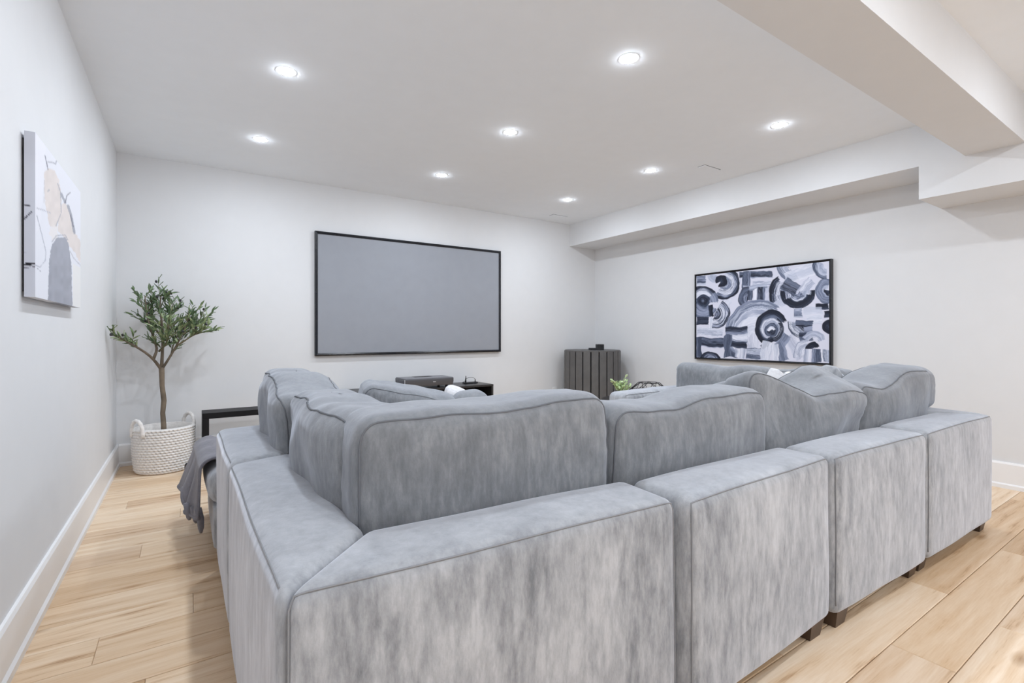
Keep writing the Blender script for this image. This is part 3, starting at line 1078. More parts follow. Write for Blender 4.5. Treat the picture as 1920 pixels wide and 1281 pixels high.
# ------------------------------------------------------------------ blue-black abstract painting on the right wall
K0, K1, K2, K3, K4, K5 = (34, 38, 52), (66, 74, 94), (104, 113, 136), (150, 158, 182), (192, 198, 216), (226, 228, 240)
A = Art(340, 232, [(122, 318), (1457, 140), (1480, 1168), (136, 1142)], (214, 215, 230), 22.0)
A.arc(1000, 620, 0, 260, 200, 330, [K4, K3, K4, K3], 0.45)
A.bar(430, 560, 560, 330, 60, [K4, K5, K4], 0.6)
A.arc(520, 640, 60, 150, 100, 250, [K4, K5, K3], 0.6)
A.bar(1060, 900, 1200, 1120, 120, [K5, K3, K4], 0.6)
A.bar(680, 880, 700, 1040, 140, [K4, K5, K3, K5], 0.55)
A.bar(125, 355, 215, 352, 80, [K2, K3, K1, K2])
A.bar(130, 405, 220, 385, 30, [K4, K4, K5])
A.arc(310, 300, 0, 80, 20, 170, [K4, K3, K4], 0.8)
A.arc(400, 385, 20, 165, -85, 128, [K4, K3, K2, K5, K3, K1, K0])
A.arc(375, 365, 0, 62, -200, 120, [K1, K0, K0])
A.arc(190, 580, 20, 160, 20, 360, [K1, K2, K3, K3, K2], fy=1.0)
A.arc(185, 575, 60, 165, 190, 322, [K4, K5, K4, K1, K0])
A.arc(195, 560, 0, 60, 0, 360, [K2, K0, K1])
A.bar(130, 770, 262, 772, 80, [K0, K1, K0])
A.bar(265, 600, 285, 730, 45, [K0, K0, K1])
A.arc(318, 690, 0, 150, -62, 105, [K1, K3, K0, K2, K5, K3, K0], fy=1.0)
A.bar(280, 740, 285, 860, 30, [K5, K4, K5])
A.bar(140, 875, 400, 880, 80, [K5, K4, K4, K3, K5], 0.9, 1.0)
A.bar(140, 985, 420, 985, 95, [K1, K2, K1, K0, K3])
A.bar(165, 940, 160, 1140, 60, [K1, K1, K2])
A.arc(280, 1150, 0, 110, 185, 355, [K2, K3, K1, K0], fy=0.65)
A.bar(560, 300, 900, 285, 60, [K1, K2, K0, K3])
A.bar(640, 260, 610, 600, 80, [K3, K1, K2, K1])
A.bar(690, 375, 880, 380, 45, [K5, K3, K5, K3])
A.bar(600, 425, 840, 405, 50, [K3, K4, K2])
A.arc(680, 530, 60, 130, 130, 260, [K3, K1, K2, K0])
A.bar(670, 440, 668, 560, 55, [K1, K2, K0])
A.bar(775, 415, 780, 560, 80, [K3, K1, K0, K3])
A.bar(725, 430, 722, 560, 24, [K5, K5])
A.arc(1090, 200, 40, 155, 60, 185, [K5, K3, K4, K2, K2], 0.95)
A.bar(1020, 330, 1300, 220, 120, [K5, K4, K4, K5], 0.85)
A.arc(1080, 480, 60, 225, 150, 235, [K4, K3, K5, K2, K0, K0])
A.arc(1150, 460, 20, 172, -12, 190, [K3, K1, K3, K5, K2, K0, K0])
A.bar(1010, 370, 1150, 450, 130, [K1, K2, K0, K2], 0.85)
A.arc(1150, 460, 90, 165, 10, 150, [K1, K0, K0, K1])
A.bar(1290, 330, 1180, 470, 95, [K4, K3, K5, K3], 0.85)
A.arc(1435, 180, 40, 150, 85, 200, [K4, K3, K4, K2, K1])
A.arc(1450, 440, 20, 125, 75, 285, [K4, K3, K2, K3, K2])
A.arc(1460, 440, 0, 50, 90, 200, [K1, K0])
A.bar(1325, 602, 1465, 592, 62, [K0, K0, K1])
A.bar(1115, 668, 1205, 662, 95, [K4, K3, K2, K4])
A.bar(1220, 650, 1400, 640, 80, [K4, K4, K5], 0.8)
A.bar(1245, 735, 1405, 728, 85, [K5, K4, K5, K4])
A.bar(1415, 675, 1475, 670, 70, [K0, K0, K1])
A.arc(1470, 800, 0, 72, 0, 360, [K1, K0, K0])
# great blue fan and the focal spiral
A.arc(770, 900, 150, 352, 182, 308, [K5, K4, K5, K3, K4, K2, K3], freq=12)
A.arc(720, 930, 40, 210, 190, 300, [K5, K4, K5, K5], 0.7)
A.bar(1040, 880, 960, 990, 120, [K3, K2, K3])
A.bar(960, 960, 1030, 1160, 95, [K3, K2, K2, K3])
A.arc(890, 830, 70, 165, 95, 338, [K3, K2, K1, K0, K0], fy=1.12)
A.arc(890, 835, 30, 120, 300, 460, [K3, K2, K4, K0, K1])
A.arc(885, 835, 40, 110, 90, 330, [K1, K5, K3, K5, K2])
A.arc(885, 850, 0, 70, 0, 360, [K1, K0, K2, K1])
A.arc(880, 860, 22, 50, 200, 350, [K5, K5, K3])
A.bar(900, 930, 800, 1030, 50, [K0, K0, K1])
# lower left block
A.arc(570, 990, 80, 165, 95, 262, [K3, K2, K1, K2])
A.bar(425, 860, 660, 850, 75, [K1, K0, K2, K3])
A.bar(470, 935, 665, 935, 75, [K4, K5, K4, K2])
A.bar(480, 1000, 650, 1005, 70, [K1, K0, K1])
A.bar(460, 900, 455, 1140, 70, [K2, K1, K2])
A.bar(560, 1040, 555, 1150, 60, [K4, K5, K3])
A.bar(610, 1040, 605, 1150, 40, [K3, K4, K5])
A.bar(640, 1090, 805, 1085, 110, [K2, K4, K3, K1, K2])
A.bar(860, 970, 830, 1160, 110, [K4, K5, K4, K5], 0.9)
A.bar(930, 980, 950, 1160, 60, [K5, K4, K5], 0.9)
# lower right
A.arc(1240, 745, 20, 195, 70, 180, [K1, K3, K0, K4, K2, K5, K1], freq=8)
A.bar(1140, 760, 1310, 775, 60, [K1, K2, K0])
A.bar(1215, 830, 1310, 822, 60, [K3, K3, K2])
A.bar(1170, 905, 1312, 895, 90, [K1, K0, K1, K2])
A.arc(1310, 970, 60, 130, 205, 345, [K5, K3, K4, K3])
A.arc(1260, 1080, 40, 150, 165, 268, [K5, K4, K3, K5, K3])
A.arc(1310, 1030, 0, 75, 175, 345, [K1, K0, K0])
A.bar(1260, 1030, 1255, 1165, 60, [K5, K4, K3])
A.bar(1355, 1030, 1350, 1165, 90, [K2, K1, K2, K3])
A.bar(1440, 1035, 1440, 1165, 80, [K3, K4, K2, K5])

py0, py1, pz0, pz1 = 3.508, 2.082, 0.815, 1.779
t = thing('framed_painting', 'large framed abstract painting of blue-black brush swirls on white, on the right wall', 'painting', (XR, (py0 + py1) / 2, pz0), rz=RD(-90))
hw, hh = (py0 - py1) / 2, pz1 - pz0
# rotated -90: local +x points towards -y of the room, local -y into the room (-x)
bar_frame(t, hw, 0, hh, 0.014, -0.002, -0.045, M['frame'])
MB().box(-hw + 0.010, hw - 0.010, -0.030, -0.004, 0.010, hh - 0.010).build('backing', M['black'], t)
A.mesh('canvas', t, (-hw + 0.020, -0.034, hh - 0.020), (hw - 0.020, -0.034, hh - 0.020), (hw - 0.020, -0.034, 0.020), (-hw + 0.020, -0.034, 0.020))

# ------------------------------------------------------------------ small pale canvas on the left wall
BG = (225, 226, 233)
quadL = [(160, 97), (440, 482), (440, 1214), (160, 1132)]
B = Art(150, 130, quadL, BG)
BE, GR, DK = (220, 211, 207), (158, 160, 170), (112, 112, 124)
B.poly([(160, 97), (225, 190), (215, 400), (190, 700), (160, 740)], (229, 229, 236), 0.8, rag=12)
B.poly([(214, 350), (240, 325), (280, 340), (305, 400), (322, 500), (318, 620), (290, 700), (250, 690), (222, 560)], BE, 0.95, rag=6, mott=0.05)
B.poly([(318, 560), (345, 540), (372, 600), (400, 730), (440, 790), (440, 930), (400, 860), (350, 780), (300, 720), (300, 690)], BE, 0.95, rag=10, mott=0.05)
B.poly([(250, 690), (300, 690), (300, 770), (255, 780)], (228, 222, 220), 0.7, rag=20)
B.poly([(236, 1200), (246, 900), (262, 810), (290, 765), (345, 760), (364, 800), (382, 930), (390, 1200)], GR, 1.0, rag=5, mott=0.08)
B.poly([(392, 930), (440, 960), (440, 1214), (392, 1200)], (228, 227, 226), 1.0, rag=4)
for pts, wd, c in [([(220, 245), (238, 332)], 5, DK), ([(236, 286), (268, 290), (286, 300), (291, 278)], 6, GR), ([(320, 488), (345, 545)], 13, GR), ([(345, 545), (355, 500), (376, 482)], 5, DK),
                   ([(362, 565), (380, 620), (402, 738)], 14, GR), ([(376, 620), (395, 700)], 5, DK), ([(170, 575), (215, 590), (252, 608)], 6, (182, 183, 194)), ([(296, 418), (316, 480), (320, 610), (288, 690)], 4, GR),
                   ([(170, 620), (195, 720), (226, 850), (222, 905), (190, 946), (160, 934)], 5, (178, 180, 190)), ([(262, 790), (290, 752), (345, 748), (360, 780)], 5, GR), ([(170, 950), (196, 976)], 3, GR),
                   ([(372, 850), (400, 900), (440, 945)], 6, (196, 196, 202)), ([(238, 470), (246, 462)], 8, GR), ([(216, 400), (214, 540)], 4, (200, 196, 198))]:
    B.line(pts, wd, c, 0.9)
cy0, cy1, cz0, cz1, cxf, cxb = 2.394, 3.283, 1.232, 1.820, -0.452, XL + 0.006
t = thing('canvas_print', 'frameless canvas of beige and grey abstract shapes on the left wall', 'painting', (XL, (cy0 + cy1) / 2, cz0))
hl, hh = (cy1 - cy0) / 2, cz1 - cz0
fx = cxf - XL
MB().box(0.008, fx - 0.001, -hl + 0.001, hl - 0.001, 0.001, hh - 0.001).build('stretched_edge', M['lightgrey'], t, bevel=0.002)
MB().box(0.0, 0.012, -hl + 0.02, hl - 0.02, 0.02, hh - 0.02).build('stretcher_bar', M['pot'], t)
B.mesh('canvas', t, (fx, -hl, hh), (fx, hl, hh), (fx, hl, 0), (fx, -hl, 0))
E_ = Art(14, 110, [(80, 80), (160, 97), (160, 1132), (82, 1124)], (200, 203, 213))
for pts, wd, c in [([(84, 552), (120, 560)], 8, (50, 50, 60)), ([(86, 640), (132, 604)], 10, (84, 84, 98)), ([(80, 926), (165, 926)], 15, (22, 22, 28)), ([(80, 945), (165, 947)], 6, DK), ([(80, 850), (165, 855)], 4, (186, 189, 200))]:
    E_.line(pts, wd, c, 1.0)
E_.mesh('painted_edge', t, (0.008, -hl, hh), (fx, -hl, hh), (fx, -hl, 0), (0.008, -hl, 0))
Fb = Art(110, 8, [(80, 0), (440, 0), (440, 40), (80, 40)], (222, 222, 226))
Fb.poly([(235, -5), (385, -5), (385, 45), (225, 45)], (150, 152, 162), 1.0, rag=4)
Fb.mesh('painted_edge', t, (fx, -hl, 0), (fx, hl, 0), (0.008, hl, 0), (0.008, -hl, 0))

# ------------------------------------------------------------------ media console and what stands on it
t = thing('media_console', 'low black-brown media console below the projection screen', 'console', (2.09, 4.95, 0))
X0, X1, Y0c, Y1c, ZTc = -0.80, 0.81, -0.20, 0.20, 0.530
MB().box(X0, X1, Y0c, Y1c, ZTc - 0.022, ZTc).build('top', M['blackwood'], t, bevel=0.002)
for x in (X0 + 0.012, X1 - 0.012):
    MB().box(x - 0.012, x + 0.012, Y0c + 0.004, Y1c, 0.0, ZTc - 0.0225).build('side_panel', M['blackwood'], t)
for x in (-0.27, 0.27):
    MB().box(x - 0.010, x + 0.010, Y0c + 0.02, Y1c - 0.01, 0.06, ZTc - 0.0225).build('divider', M['blackwood'], t)
MB().box(X0 + 0.025, X1 - 0.025, Y0c + 0.012, Y1c - 0.01, 0.04, 0.06).build('bottom_panel', M['blackwood'], t)
MB().box(X0 + 0.025, X1 - 0.025, Y0c + 0.02, Y1c - 0.01, 0.30, 0.318).build('shelf', M['blackwood'], t)
MB().box(X0 + 0.025, X1 - 0.025, Y1c - 0.01, Y1c - 0.004, 0.06, ZTc - 0.0225).build('back_panel', M['blackwood'], t)

t = thing('projector', 'dark grey short-throw projector with side grille and silver mark, on the console', 'projector', (2.125, 4.90, ZTc))
V, F = softgrid(0.275, 0.148, 0.040, 0.010, 4, 4, 2)
V = [Vector((p.x * (1 - 0.02 * (p.z < 0)), p.y * (1 - 0.05 * (p.z < 0)), p.z + 0.064)) for p in V]
body = MB().add(V, F).build('body', M['projbody'], t, smooth=True)
MB().box(-0.266, 0.266, -0.140, 0.140, 0.1035, 0.107).build('top_plate', M['projtop'], t, bevel=0.001)
MB().box(-0.10, 0.10, 0.02, 0.12, 0.107, 0.1078).build('lens_window', M['black'], t)
MB().box(0.030, 0.062, -0.1505, -0.147, 0.062, 0.070).build('silver_mark', M['silver'], t)
for i in range(9):
    for_z = 0.036 + i * 0.0066
    MB().box(-0.2785, -0.2735, -0.115, 0.115, for_z, for_z + 0.0034).build('grille_bar', M['projtop'], t)
MB().box(-0.277, -0.2735, -0.143, -0.128, 0.032, 0.098).build('corner_strip', M['silver'], t, bevel=0.001)
for x in (-0.21, 0.21):
    for y in (-0.10, 0.10):
        MB().lathe([(0.0, 0.0), (0.016, 0.0), (0.014, 0.026), (0.0, 0.026)], 14, x, y).build('foot', M['blackmat'], t, smooth=True)

t = thing('wireless_receiver', 'small black receiver with upright antenna and looped cable, on the console end', 'receiver', (2.72, 4.98, ZTc))
MB().box(-0.075, 0.085, -0.04, 0.04, 0.0, 0.014).build('body', M['blackmat'], t, bevel=0.003)
MB().tube([(-0.055, 0.0, 0.012), (-0.055, 0.0, 0.035), (-0.052, 0, 0.07), (-0.053, 0, 0.088)], [0.010, 0.009, 0.005, 0.004], 10).build('antenna', M['blackmat'], t, smooth=True)
MB().tube([(0.07, 0, 0.012), (0.07, 0, 0.045)], [0.007, 0.005], 8).build('plug', M['blackmat'], t, smooth=True)
pts = [(0.07 - 0.062 * (1 - math.cos(PI * i / 12)), 0.004, 0.044 + 0.022 * math.sin(PI * i / 12)) for i in range(13)]
MB().tube(pts, 0.0022, 6).build('cable', M['blackmat'], t, smooth=True)
MB().tube([(-0.055, 0, 0.03), (-0.085, 0.0, 0.022), (-0.098, 0, 0.004)], 0.0022, 6).build('cable', M['blackmat'], t, smooth=True)

# slim black table by the left end of the console
t = thing('side_table', 'slim black open side table by the back wall, behind the left cushions', 'table', (0.42, 4.86, 0))
MB().box(-0.318, 0.318, -0.11, 0.11, 0.398, 0.446).build('top', M['black'], t, bevel=0.002)
for x in (-0.318, 0.270):
    MB().box(x, x + 0.048, -0.11, 0.11, 0.0, 0.3975).build('leg', M['black'], t, bevel=0.002)

# black faceted weight on the floor
t = thing('dumbbell', 'small black faceted weight on the floor between the basket and the blanket', 'weight', (0.045, 4.62, 0), rz=RD(8))


def hexhead(x0, x1):
    r = 0.047
    P = []
    for x, s in ((x0, 0.86), (x0 + 0.008, 1.0), (x1 - 0.008, 1.0), (x1, 0.86)):
        P.append([(x, s * r * math.cos(PI / 6 + PI / 3 * k), 0.041 + s * r * math.sin(PI / 6 + PI / 3 * k)) for k in range(6)])
    v = [p for q in P for p in q]
    f = [tuple(range(5, -1, -1)), tuple(range(18, 24))]
    for i in range(3):
        f += [(i * 6 + k, i * 6 + (k + 1) % 6, i * 6 + 6 + (k + 1) % 6, i * 6 + 6 + k) for k in range(6)]
    return MB().add(v, f)


hexhead(-0.06, 0.0).build('head', M['blackmat'], t)
hexhead(0.12, 0.18).build('head', M['blackmat'], t)
MB().tube([(-0.005, 0, 0.041), (0.03, 0, 0.041), (0.06, 0, 0.041), (0.09, 0, 0.041), (0.125, 0, 0.041)], [0.013, 0.015, 0.017, 0.015, 0.013], 12).build('handle', M['silver'], t, smooth=True)

# wall outlet
t = thing('wall_outlet', 'white wall outlet low on the back wall, left of the slatted cabinet', 'outlet', (4.135, YB, 0.325))
MB().box(-0.036, 0.036, -0.006, 0.0, -0.058, 0.058).build('cover_plate', M['white_plastic'], t, bevel=0.002)
for z in (-0.022, 0.022):
    MB().box(-0.016, 0.016, -0.008, -0.006, z - 0.014, z + 0.014).build('socket_face', M['white_plastic'], t, bevel=0.001)

# ------------------------------------------------------------------ round slatted cabinet in the corner
t = thing('slatted_cabinet', 'round charcoal cabinet of upright slats standing in the far right corner', 'cabinet', (4.43, 4.77, 0))
RC, HC, NS = 0.365, 0.893, 22
MB().lathe([(0, 0.0), (RC - 0.02, 0.0), (RC - 0.02, HC - 0.022), (0, HC - 0.022)], 66).build('core', M['slatcore'], t)
MB().lathe([(0, HC - 0.021), (RC - 0.012, HC - 0.021), (RC - 0.004, HC - 0.016), (RC - 0.004, HC - 0.004), (RC - 0.010, HC), (0, HC)], 66).build('top', M['slat'], t)
slat_me = None
for k in range(NS):
    a = 2 * PI * k / NS + 0.06
    if slat_me is None:
        hw = PI * RC / NS - 0.0085
        prof = [(-hw, -0.010), (-hw, 0.004), (-hw + 0.004, 0.008), (0, 0.0105), (hw - 0.004, 0.008), (hw, 0.004), (hw, -0.010)]
        v = [(r_ + RC - 0.010, s_, 0.0) for s_, r_ in prof] + [(r_ + RC - 0.010, s_, HC - 0.010) for s_, r_ in prof]
        n = len(prof)
        f = [(i, (i + 1) % n, n + (i + 1) % n, n + i) for i in range(n)] + [tuple(range(n - 1, -1, -1)), tuple(range(n, 2 * n))]
        o = MB().add(v, f).build('slat', M['slat'], t)
        slat_me = o.data
    else:
        o = bpy.data.objects.new('slat', slat_me)
        COL.objects.link(o)
        o.parent = t
    o.rotation_euler = (0, 0, a)

t = thing('speaker_cube', 'small black glossy cube on top of the slatted cabinet', 'box', (4.44, 4.64, HC), rz=RD(-24))
MB().box(-0.045, 0.045, -0.04, 0.04, 0.0, 0.075).build('case', M['blackmat'], t, bevel=0.005)
MB().box(0.0, 0.040, -0.0415, -0.0395, 0.008, 0.068).build('front_panel', M['frame'], t, bevel=0.0008)
t = thing('receiver_box', 'flat black box lying left of the black cube on the slatted cabinet', 'box', (4.345, 4.665, HC), rz=RD(-24))
MB().box(-0.05, 0.05, -0.035, 0.035, 0.0, 0.028).build('case', M['blackmat'], t, bevel=0.003)
MB().box(-0.04, 0.04, -0.0362, -0.0345, 0.008, 0.018).build('front_panel', M['frame'], t)

# ------------------------------------------------------------------ low round table, pale plant and wire bowl beyond the sofa arm
t = thing('low_table', 'low round black table hidden behind the sofa arm, under plant and wire bowl', 'table', (4.03, 3.62, 0))
MB().lathe([(0, 0.375), (0.385, 0.375), (0.39, 0.380), (0.39, 0.395), (0.385, 0.40), (0, 0.40)], 56).build('top', M['blackwood'], t)
for k in range(3):
    a = 2 * PI * k / 3 + 0.4
    MB().tube([(0.20 * math.cos(a), 0.20 * math.sin(a), 0.376), (0.30 * math.cos(a), 0.30 * math.sin(a), 0.0)], [0.02, 0.012], 10).build('leg', M['blackwood'], t, smooth=True)

t = thing('potted_plant', 'pale green leafy plant beside the wire bowl, beyond the sofa arm', 'plant', (3.80, 3.66, 0.40))
MB().lathe([(0, 0), (0.042, 0), (0.055, 0.07), (0.050, 0.07), (0.045, 0.06), (0, 0.06)], 24).build('pot', M['white_plastic'], t, smooth=True)
rp = random.Random(3)


def leafshape(L, W, fold=0.15):
    ts = [0, 0.2, 0.45, 0.7, 1.0]
    ws = [0.05, 0.75, 1.0, 0.7, 0.0]
    v, f = [], []
    for a, b in zip(ts, ws):
        v += [(-W * b / 2, L * a, fold * W * b), (0, L * a, -0.08 * L * a * a), (W * b / 2, L * a, fold * W * b)]
    for i in range(4):
        k = i * 3
        f += [(k, k + 1, k + 4, k + 3), (k + 1, k + 2, k + 5, k + 4)]
    return v, f


pl_v, pl_f = leafshape(0.042, 0.030)
pl_me = None
stems = [(-0.15, -0.02, 0.165), (-0.06, 0.02, 0.14), (0.07, 0.0, 0.185), (0.10, 0.02, 0.15), (0.02, -0.05, 0.12), (-0.02, 0.05, 0.13), (0.05, 0.06, 0.12), (-0.09, -0.05, 0.10), (0.09, -0.05, 0.10), (0.0, 0.0, 0.13), (-0.03, -0.07, 0.09), (0.06, -0.07, 0.08), (-0.07, 0.0, 0.09), (0.03, 0.03, 0.10), (0.07, 0.03, 0.07)]


def place_leaf(name, me_holder, vf, mat, parent, loc, d, rnd, scale=1.0):
    q = Vector(d).to_track_quat('Y', 'Z').to_matrix().to_4x4()
    mm = Matrix.Translation(Vector(loc)) @ q @ Matrix.Rotation(rnd.uniform(-1.2, 1.2), 4, 'Y') @ Matrix.Scale(scale, 4)
    if me_holder[0] is None:
        o = MB().add(*vf).build(name, mat, parent, smooth=True)
        me_holder[0] = o.data
    else:
        o = bpy.data.objects.new(name, me_holder[0])
        COL.objects.link(o)
        o.parent = parent
    o.matrix_local = mm
    return o


ph = [None]
for (dx, dy, dz) in stems:
    P = [Vector((0, 0, 0.06)), Vector((dx * 0.45, dy * 0.5, 0.06 + dz * 0.55)), Vector((dx, dy, 0.06 + dz))]
    st = MB().tube(P, [0.003, 0.0025, 0.0015], 6).build('stem', M['twig'], t, smooth=True)
    for j in range(8):
        s = 0.35 + 0.65 * j / 7
        p = P[0].lerp(P[1], min(1, s * 2)) if s < 0.5 else P[1].lerp(P[2], (s - 0.5) * 2)
        d = (P[2] - P[1]).normalized() * 0.6 + Vector((rp.uniform(-1, 1), rp.uniform(-1, 1), rp.uniform(-0.3, 0.9)))
        place_leaf('leaf', ph, (pl_v, pl_f), M['paleleaf'], st, p, d, rp, rp.uniform(0.7, 1.1))

t = thing('wire_bowl', 'black geometric wire bowl turned upside down, right of the pale plant', 'bowl', (4.205, 3.63, 0.40))
mb = MB()
rings = [(0.215, 0.0, 9), (0.21, 0.085, 9), (0.115, 0.165, 9)]
nodes = []
for i, (r_, z_, n_) in enumerate(rings):
    nodes.append([Vector((r_ * math.cos(2 * PI * (k + 0.5 * i) / n_), r_ * math.sin(2 * PI * (k + 0.5 * i) / n_), z_ + 0.003)) for k in range(n_)])
for i, ring in enumerate(nodes):
    for k in range(9):
        mb.tube([ring[k], ring[(k + 1) % 9]], 0.0032, 6)
        if i < 2:
            up = nodes[i + 1]
            mb.tube([ring[k], up[k]], 0.0032, 6)
            mb.tube([ring[k], up[k - 1]], 0.0032, 6)
    if i == 2:
        for k in (0, 2, 5):
            mb.tube([ring[k], ring[(k + 4) % 9]], 0.0030, 6)
mb.build('wire_cage', M['wire'], t, smooth=True)

# ------------------------------------------------------------------ crocheted basket
bx, by = -0.157, 4.872
t = thing('rope_basket', 'white crocheted rope basket with two loop handles on the oak floor, holding the olive tree', 'basket', (bx, by, 0))
rows, per, sub = 17, 46, 6
HB = 0.352
nv = rows * 7
nu = per * sub
v, f = [], []
for i in range(nv + 1):
    z = HB * i / nv
    fr = (z / HB * rows) % 1.0
    row = int(z / HB * rows)
    bev = min(1, (z + 0.002) / 0.03)
    R0 = 0.182 + 0.018 * (z / HB) + 0.008 * math.sin(PI * z / HB) - 0.022 * (1 - bev) ** 2
    for j in range(nu):
        a = 2 * PI * j / nu
        sw = (j / sub + (0.5 if row % 2 else 0) + 0.22 * math.sin(PI * fr)) % 1.0
        d = 0.0045 * math.sin(PI * fr) ** 0.7 + 0.0045 * abs(math.sin(PI * sw)) * math.sin(PI * fr) - 0.013 * (max(0, 1 - 5 * min(sw, 1 - sw)) if fr < 0.55 else 0)
        v.append(((R0 + d) * math.cos(a) * 1.03, (R0 + d) * math.sin(a), z))
for i in range(nv):
    for j in range(nu):
        j2 = (j + 1) % nu
        f.append((i * nu + j, i * nu + j2, (i + 1) * nu + j2, (i + 1) * nu + j))
k = len(v)
for (r_, z_) in ((0.188, HB + 0.004), (0.182, HB), (0.178, HB - 0.06), (0.165, 0.02)):
    for j in range(nu):
        a = 2 * PI * j / nu
        v.append((r_ * math.cos(a) * 1.03, r_ * math.sin(a), z_))
for i in range(4):
    a0 = nv * nu if i == 0 else k + (i - 1) * nu
    for j in range(nu):
        j2 = (j + 1) % nu
        f.append((a0 + j, a0 + j2, k + i * nu + j2, k + i * nu + j))
f.append(tuple(k + 3 * nu + j for j in range(nu)))
MB().add(v, f).build('crocheted_wall', M['rope'], t, smooth=True)
MB().lathe([(0, 0.001), (0.165, 0.001), (0.175, 0.012), (0, 0.012)], 40).build('base', M['rope'], t, smooth=True)
for sgn, ang in ((-1, RD(216)), (1, RD(36))):
    c, s_ = math.cos(ang), math.sin(ang)
    pts = []
    for i in range(25):
        q = PI * i / 24
        w_ = 0.066 * math.cos(q)
        hz_ = HB - 0.05 + 0.125 * math.sin(q) ** 0.7
        rr_ = 0.204 + 0.006 * math.sin(q)
        pts.append((rr_ * c - w_ * s_, rr_ * s_ + w_ * c, hz_))
    rad = [0.0135 + 0.002 * math.sin(i * 2.1) for i in range(25)]
    MB().tube(pts, rad, 12).build('handle', M['rope'], t, smooth=True)

# ------------------------------------------------------------------ olive tree
t = thing('olive_tree', 'artificial olive tree with a bare trunk and dark olives, standing in the white basket', 'tree', (bx, by, 0.013))
off = Vector((bx, by, 0.013))
MB().lathe([(0, 0), (0.085, 0), (0.105, 0.20), (0.098, 0.20), (0.094, 0.19), (0, 0.19)], 28).build('pot', M['pot'], t, smooth=True)
MB().lathe([(0, 0.215), (0.05, 0.212), (0.098, 0.192), (0.098, 0.186), (0, 0.186)], 28).build('soil', M['soil'], t, smooth=True)
W_ = lambda x, y, z: Vector((x, y, z)) - off
trunk = [W_(-0.157, 4.87, 0.20), W_(-0.160, 4.87, 0.36), W_(-0.166, 4.868, 0.46), W_(-0.158, 4.872, 0.56), W_(-0.170, 4.87, 0.68), W_(-0.172, 4.87, 0.78), W_(-0.174, 4.87, 0.83)]
MB().tube(trunk, [0.020, 0.019, 0.0175, 0.019, 0.0175, 0.019, 0.020], 14).build('trunk', M['bark'], t, smooth=True)
J = (-0.174, 4.87, 0.81)
branches = [
    # waypoints (x, y, z), start radius
    ([J, (-0.215, 4.84, 0.885), (-0.262, 4.74, 0.950), (-0.345, 4.66, 1.020), (-0.42, 4.60, 1.075), (-0.462, 4.56, 1.105)], 0.012, 0.45),
    ([(-0.225, 4.83, 0.90), (-0.20, 4.86, 0.98), (-0.24, 4.86, 1.12), (-0.27, 4.84, 1.27), (-0.28, 4.84, 1.40)], 0.010, 0.25),
    ([J, (-0.170, 4.88, 0.92), (-0.165, 4.90, 1.06), (-0.175, 4.92, 1.22), (-0.19, 4.92, 1.33), (-0.175, 4.90, 1.425)], 0.012, 0.25),
    ([(-0.166, 4.89, 1.03), (-0.14, 4.93, 1.13), (-0.11, 4.98, 1.24), (-0.10, 5.00, 1.33)], 0.008, 0.2),
    ([J, (-0.130, 4.85, 0.89), (-0.085, 4.83, 0.98), (-0.045, 4.82, 1.07), (-0.01, 4.83, 1.17), (0.005, 4.84, 1.225)], 0.010, 0.3),
    ([(-0.075, 4.83, 1.00), (-0.025, 4.79, 1.04), (0.025, 4.76, 1.08), (0.07, 4.74, 1.105), (0.095, 4.73, 1.115)], 0.007, 0.3),
    ([(-0.03, 4.82, 1.10), (0.01, 4.86, 1.13), (0.05, 4.90, 1.17), (0.085, 4.92, 1.20)], 0.006, 0.2),
    ([(-0.19, 4.87, 0.96), (-0.14, 4.80, 1.02), (-0.12, 4.76, 1.10), (-0.13, 4.74, 1.20)], 0.007, 0.15),
    ([(-0.165, 4.90, 1.06), (-0.22, 4.96, 1.14), (-0.26, 4.98, 1.24), (-0.25, 4.99, 1.34)], 0.007, 0.2),
    ([(-0.11, 4.85, 0.92), (-0.10, 4.90, 1.0), (-0.07, 4.93, 1.08), (-0.05, 4.95, 1.13)], 0.006, 0.2),
]
lf_v, lf_f = leafshape(0.070, 0.0185, 0.12)
lh = [None]
ro = random.Random(21)
oh = [None]
extra = MB()
count = 0
olives = 0


def along(P, s):
    m = len(P) - 1
    i = min(int(s * m), m - 1)
    return P[i].lerp(P[i + 1], s * m - i), (P[i + 1] - P[i]).normalized()


def add_leaf(br, p, d, sc):
    global count
    wz = p + off
    tip = wz + Vector(d).normalized() * 0.062 * sc
    if tip.x < XL + 0.012 or tip.y > YB - 0.02 or wz.x < XL + 0.01:
        return
    if count < 300:
        place_leaf('leaf', lh, (lf_v, lf_f), M['leaf'], br, p, d, ro, sc)
        count += 1
    else:
        q = Vector(d).to_track_quat('Y', 'Z').to_matrix()
        rot = q @ Matrix.Rotation(ro.uniform(-1.2, 1.2), 3, 'Y')
        extra.add([rot @ (Vector(a) * sc) + p for a in lf_v], lf_f)


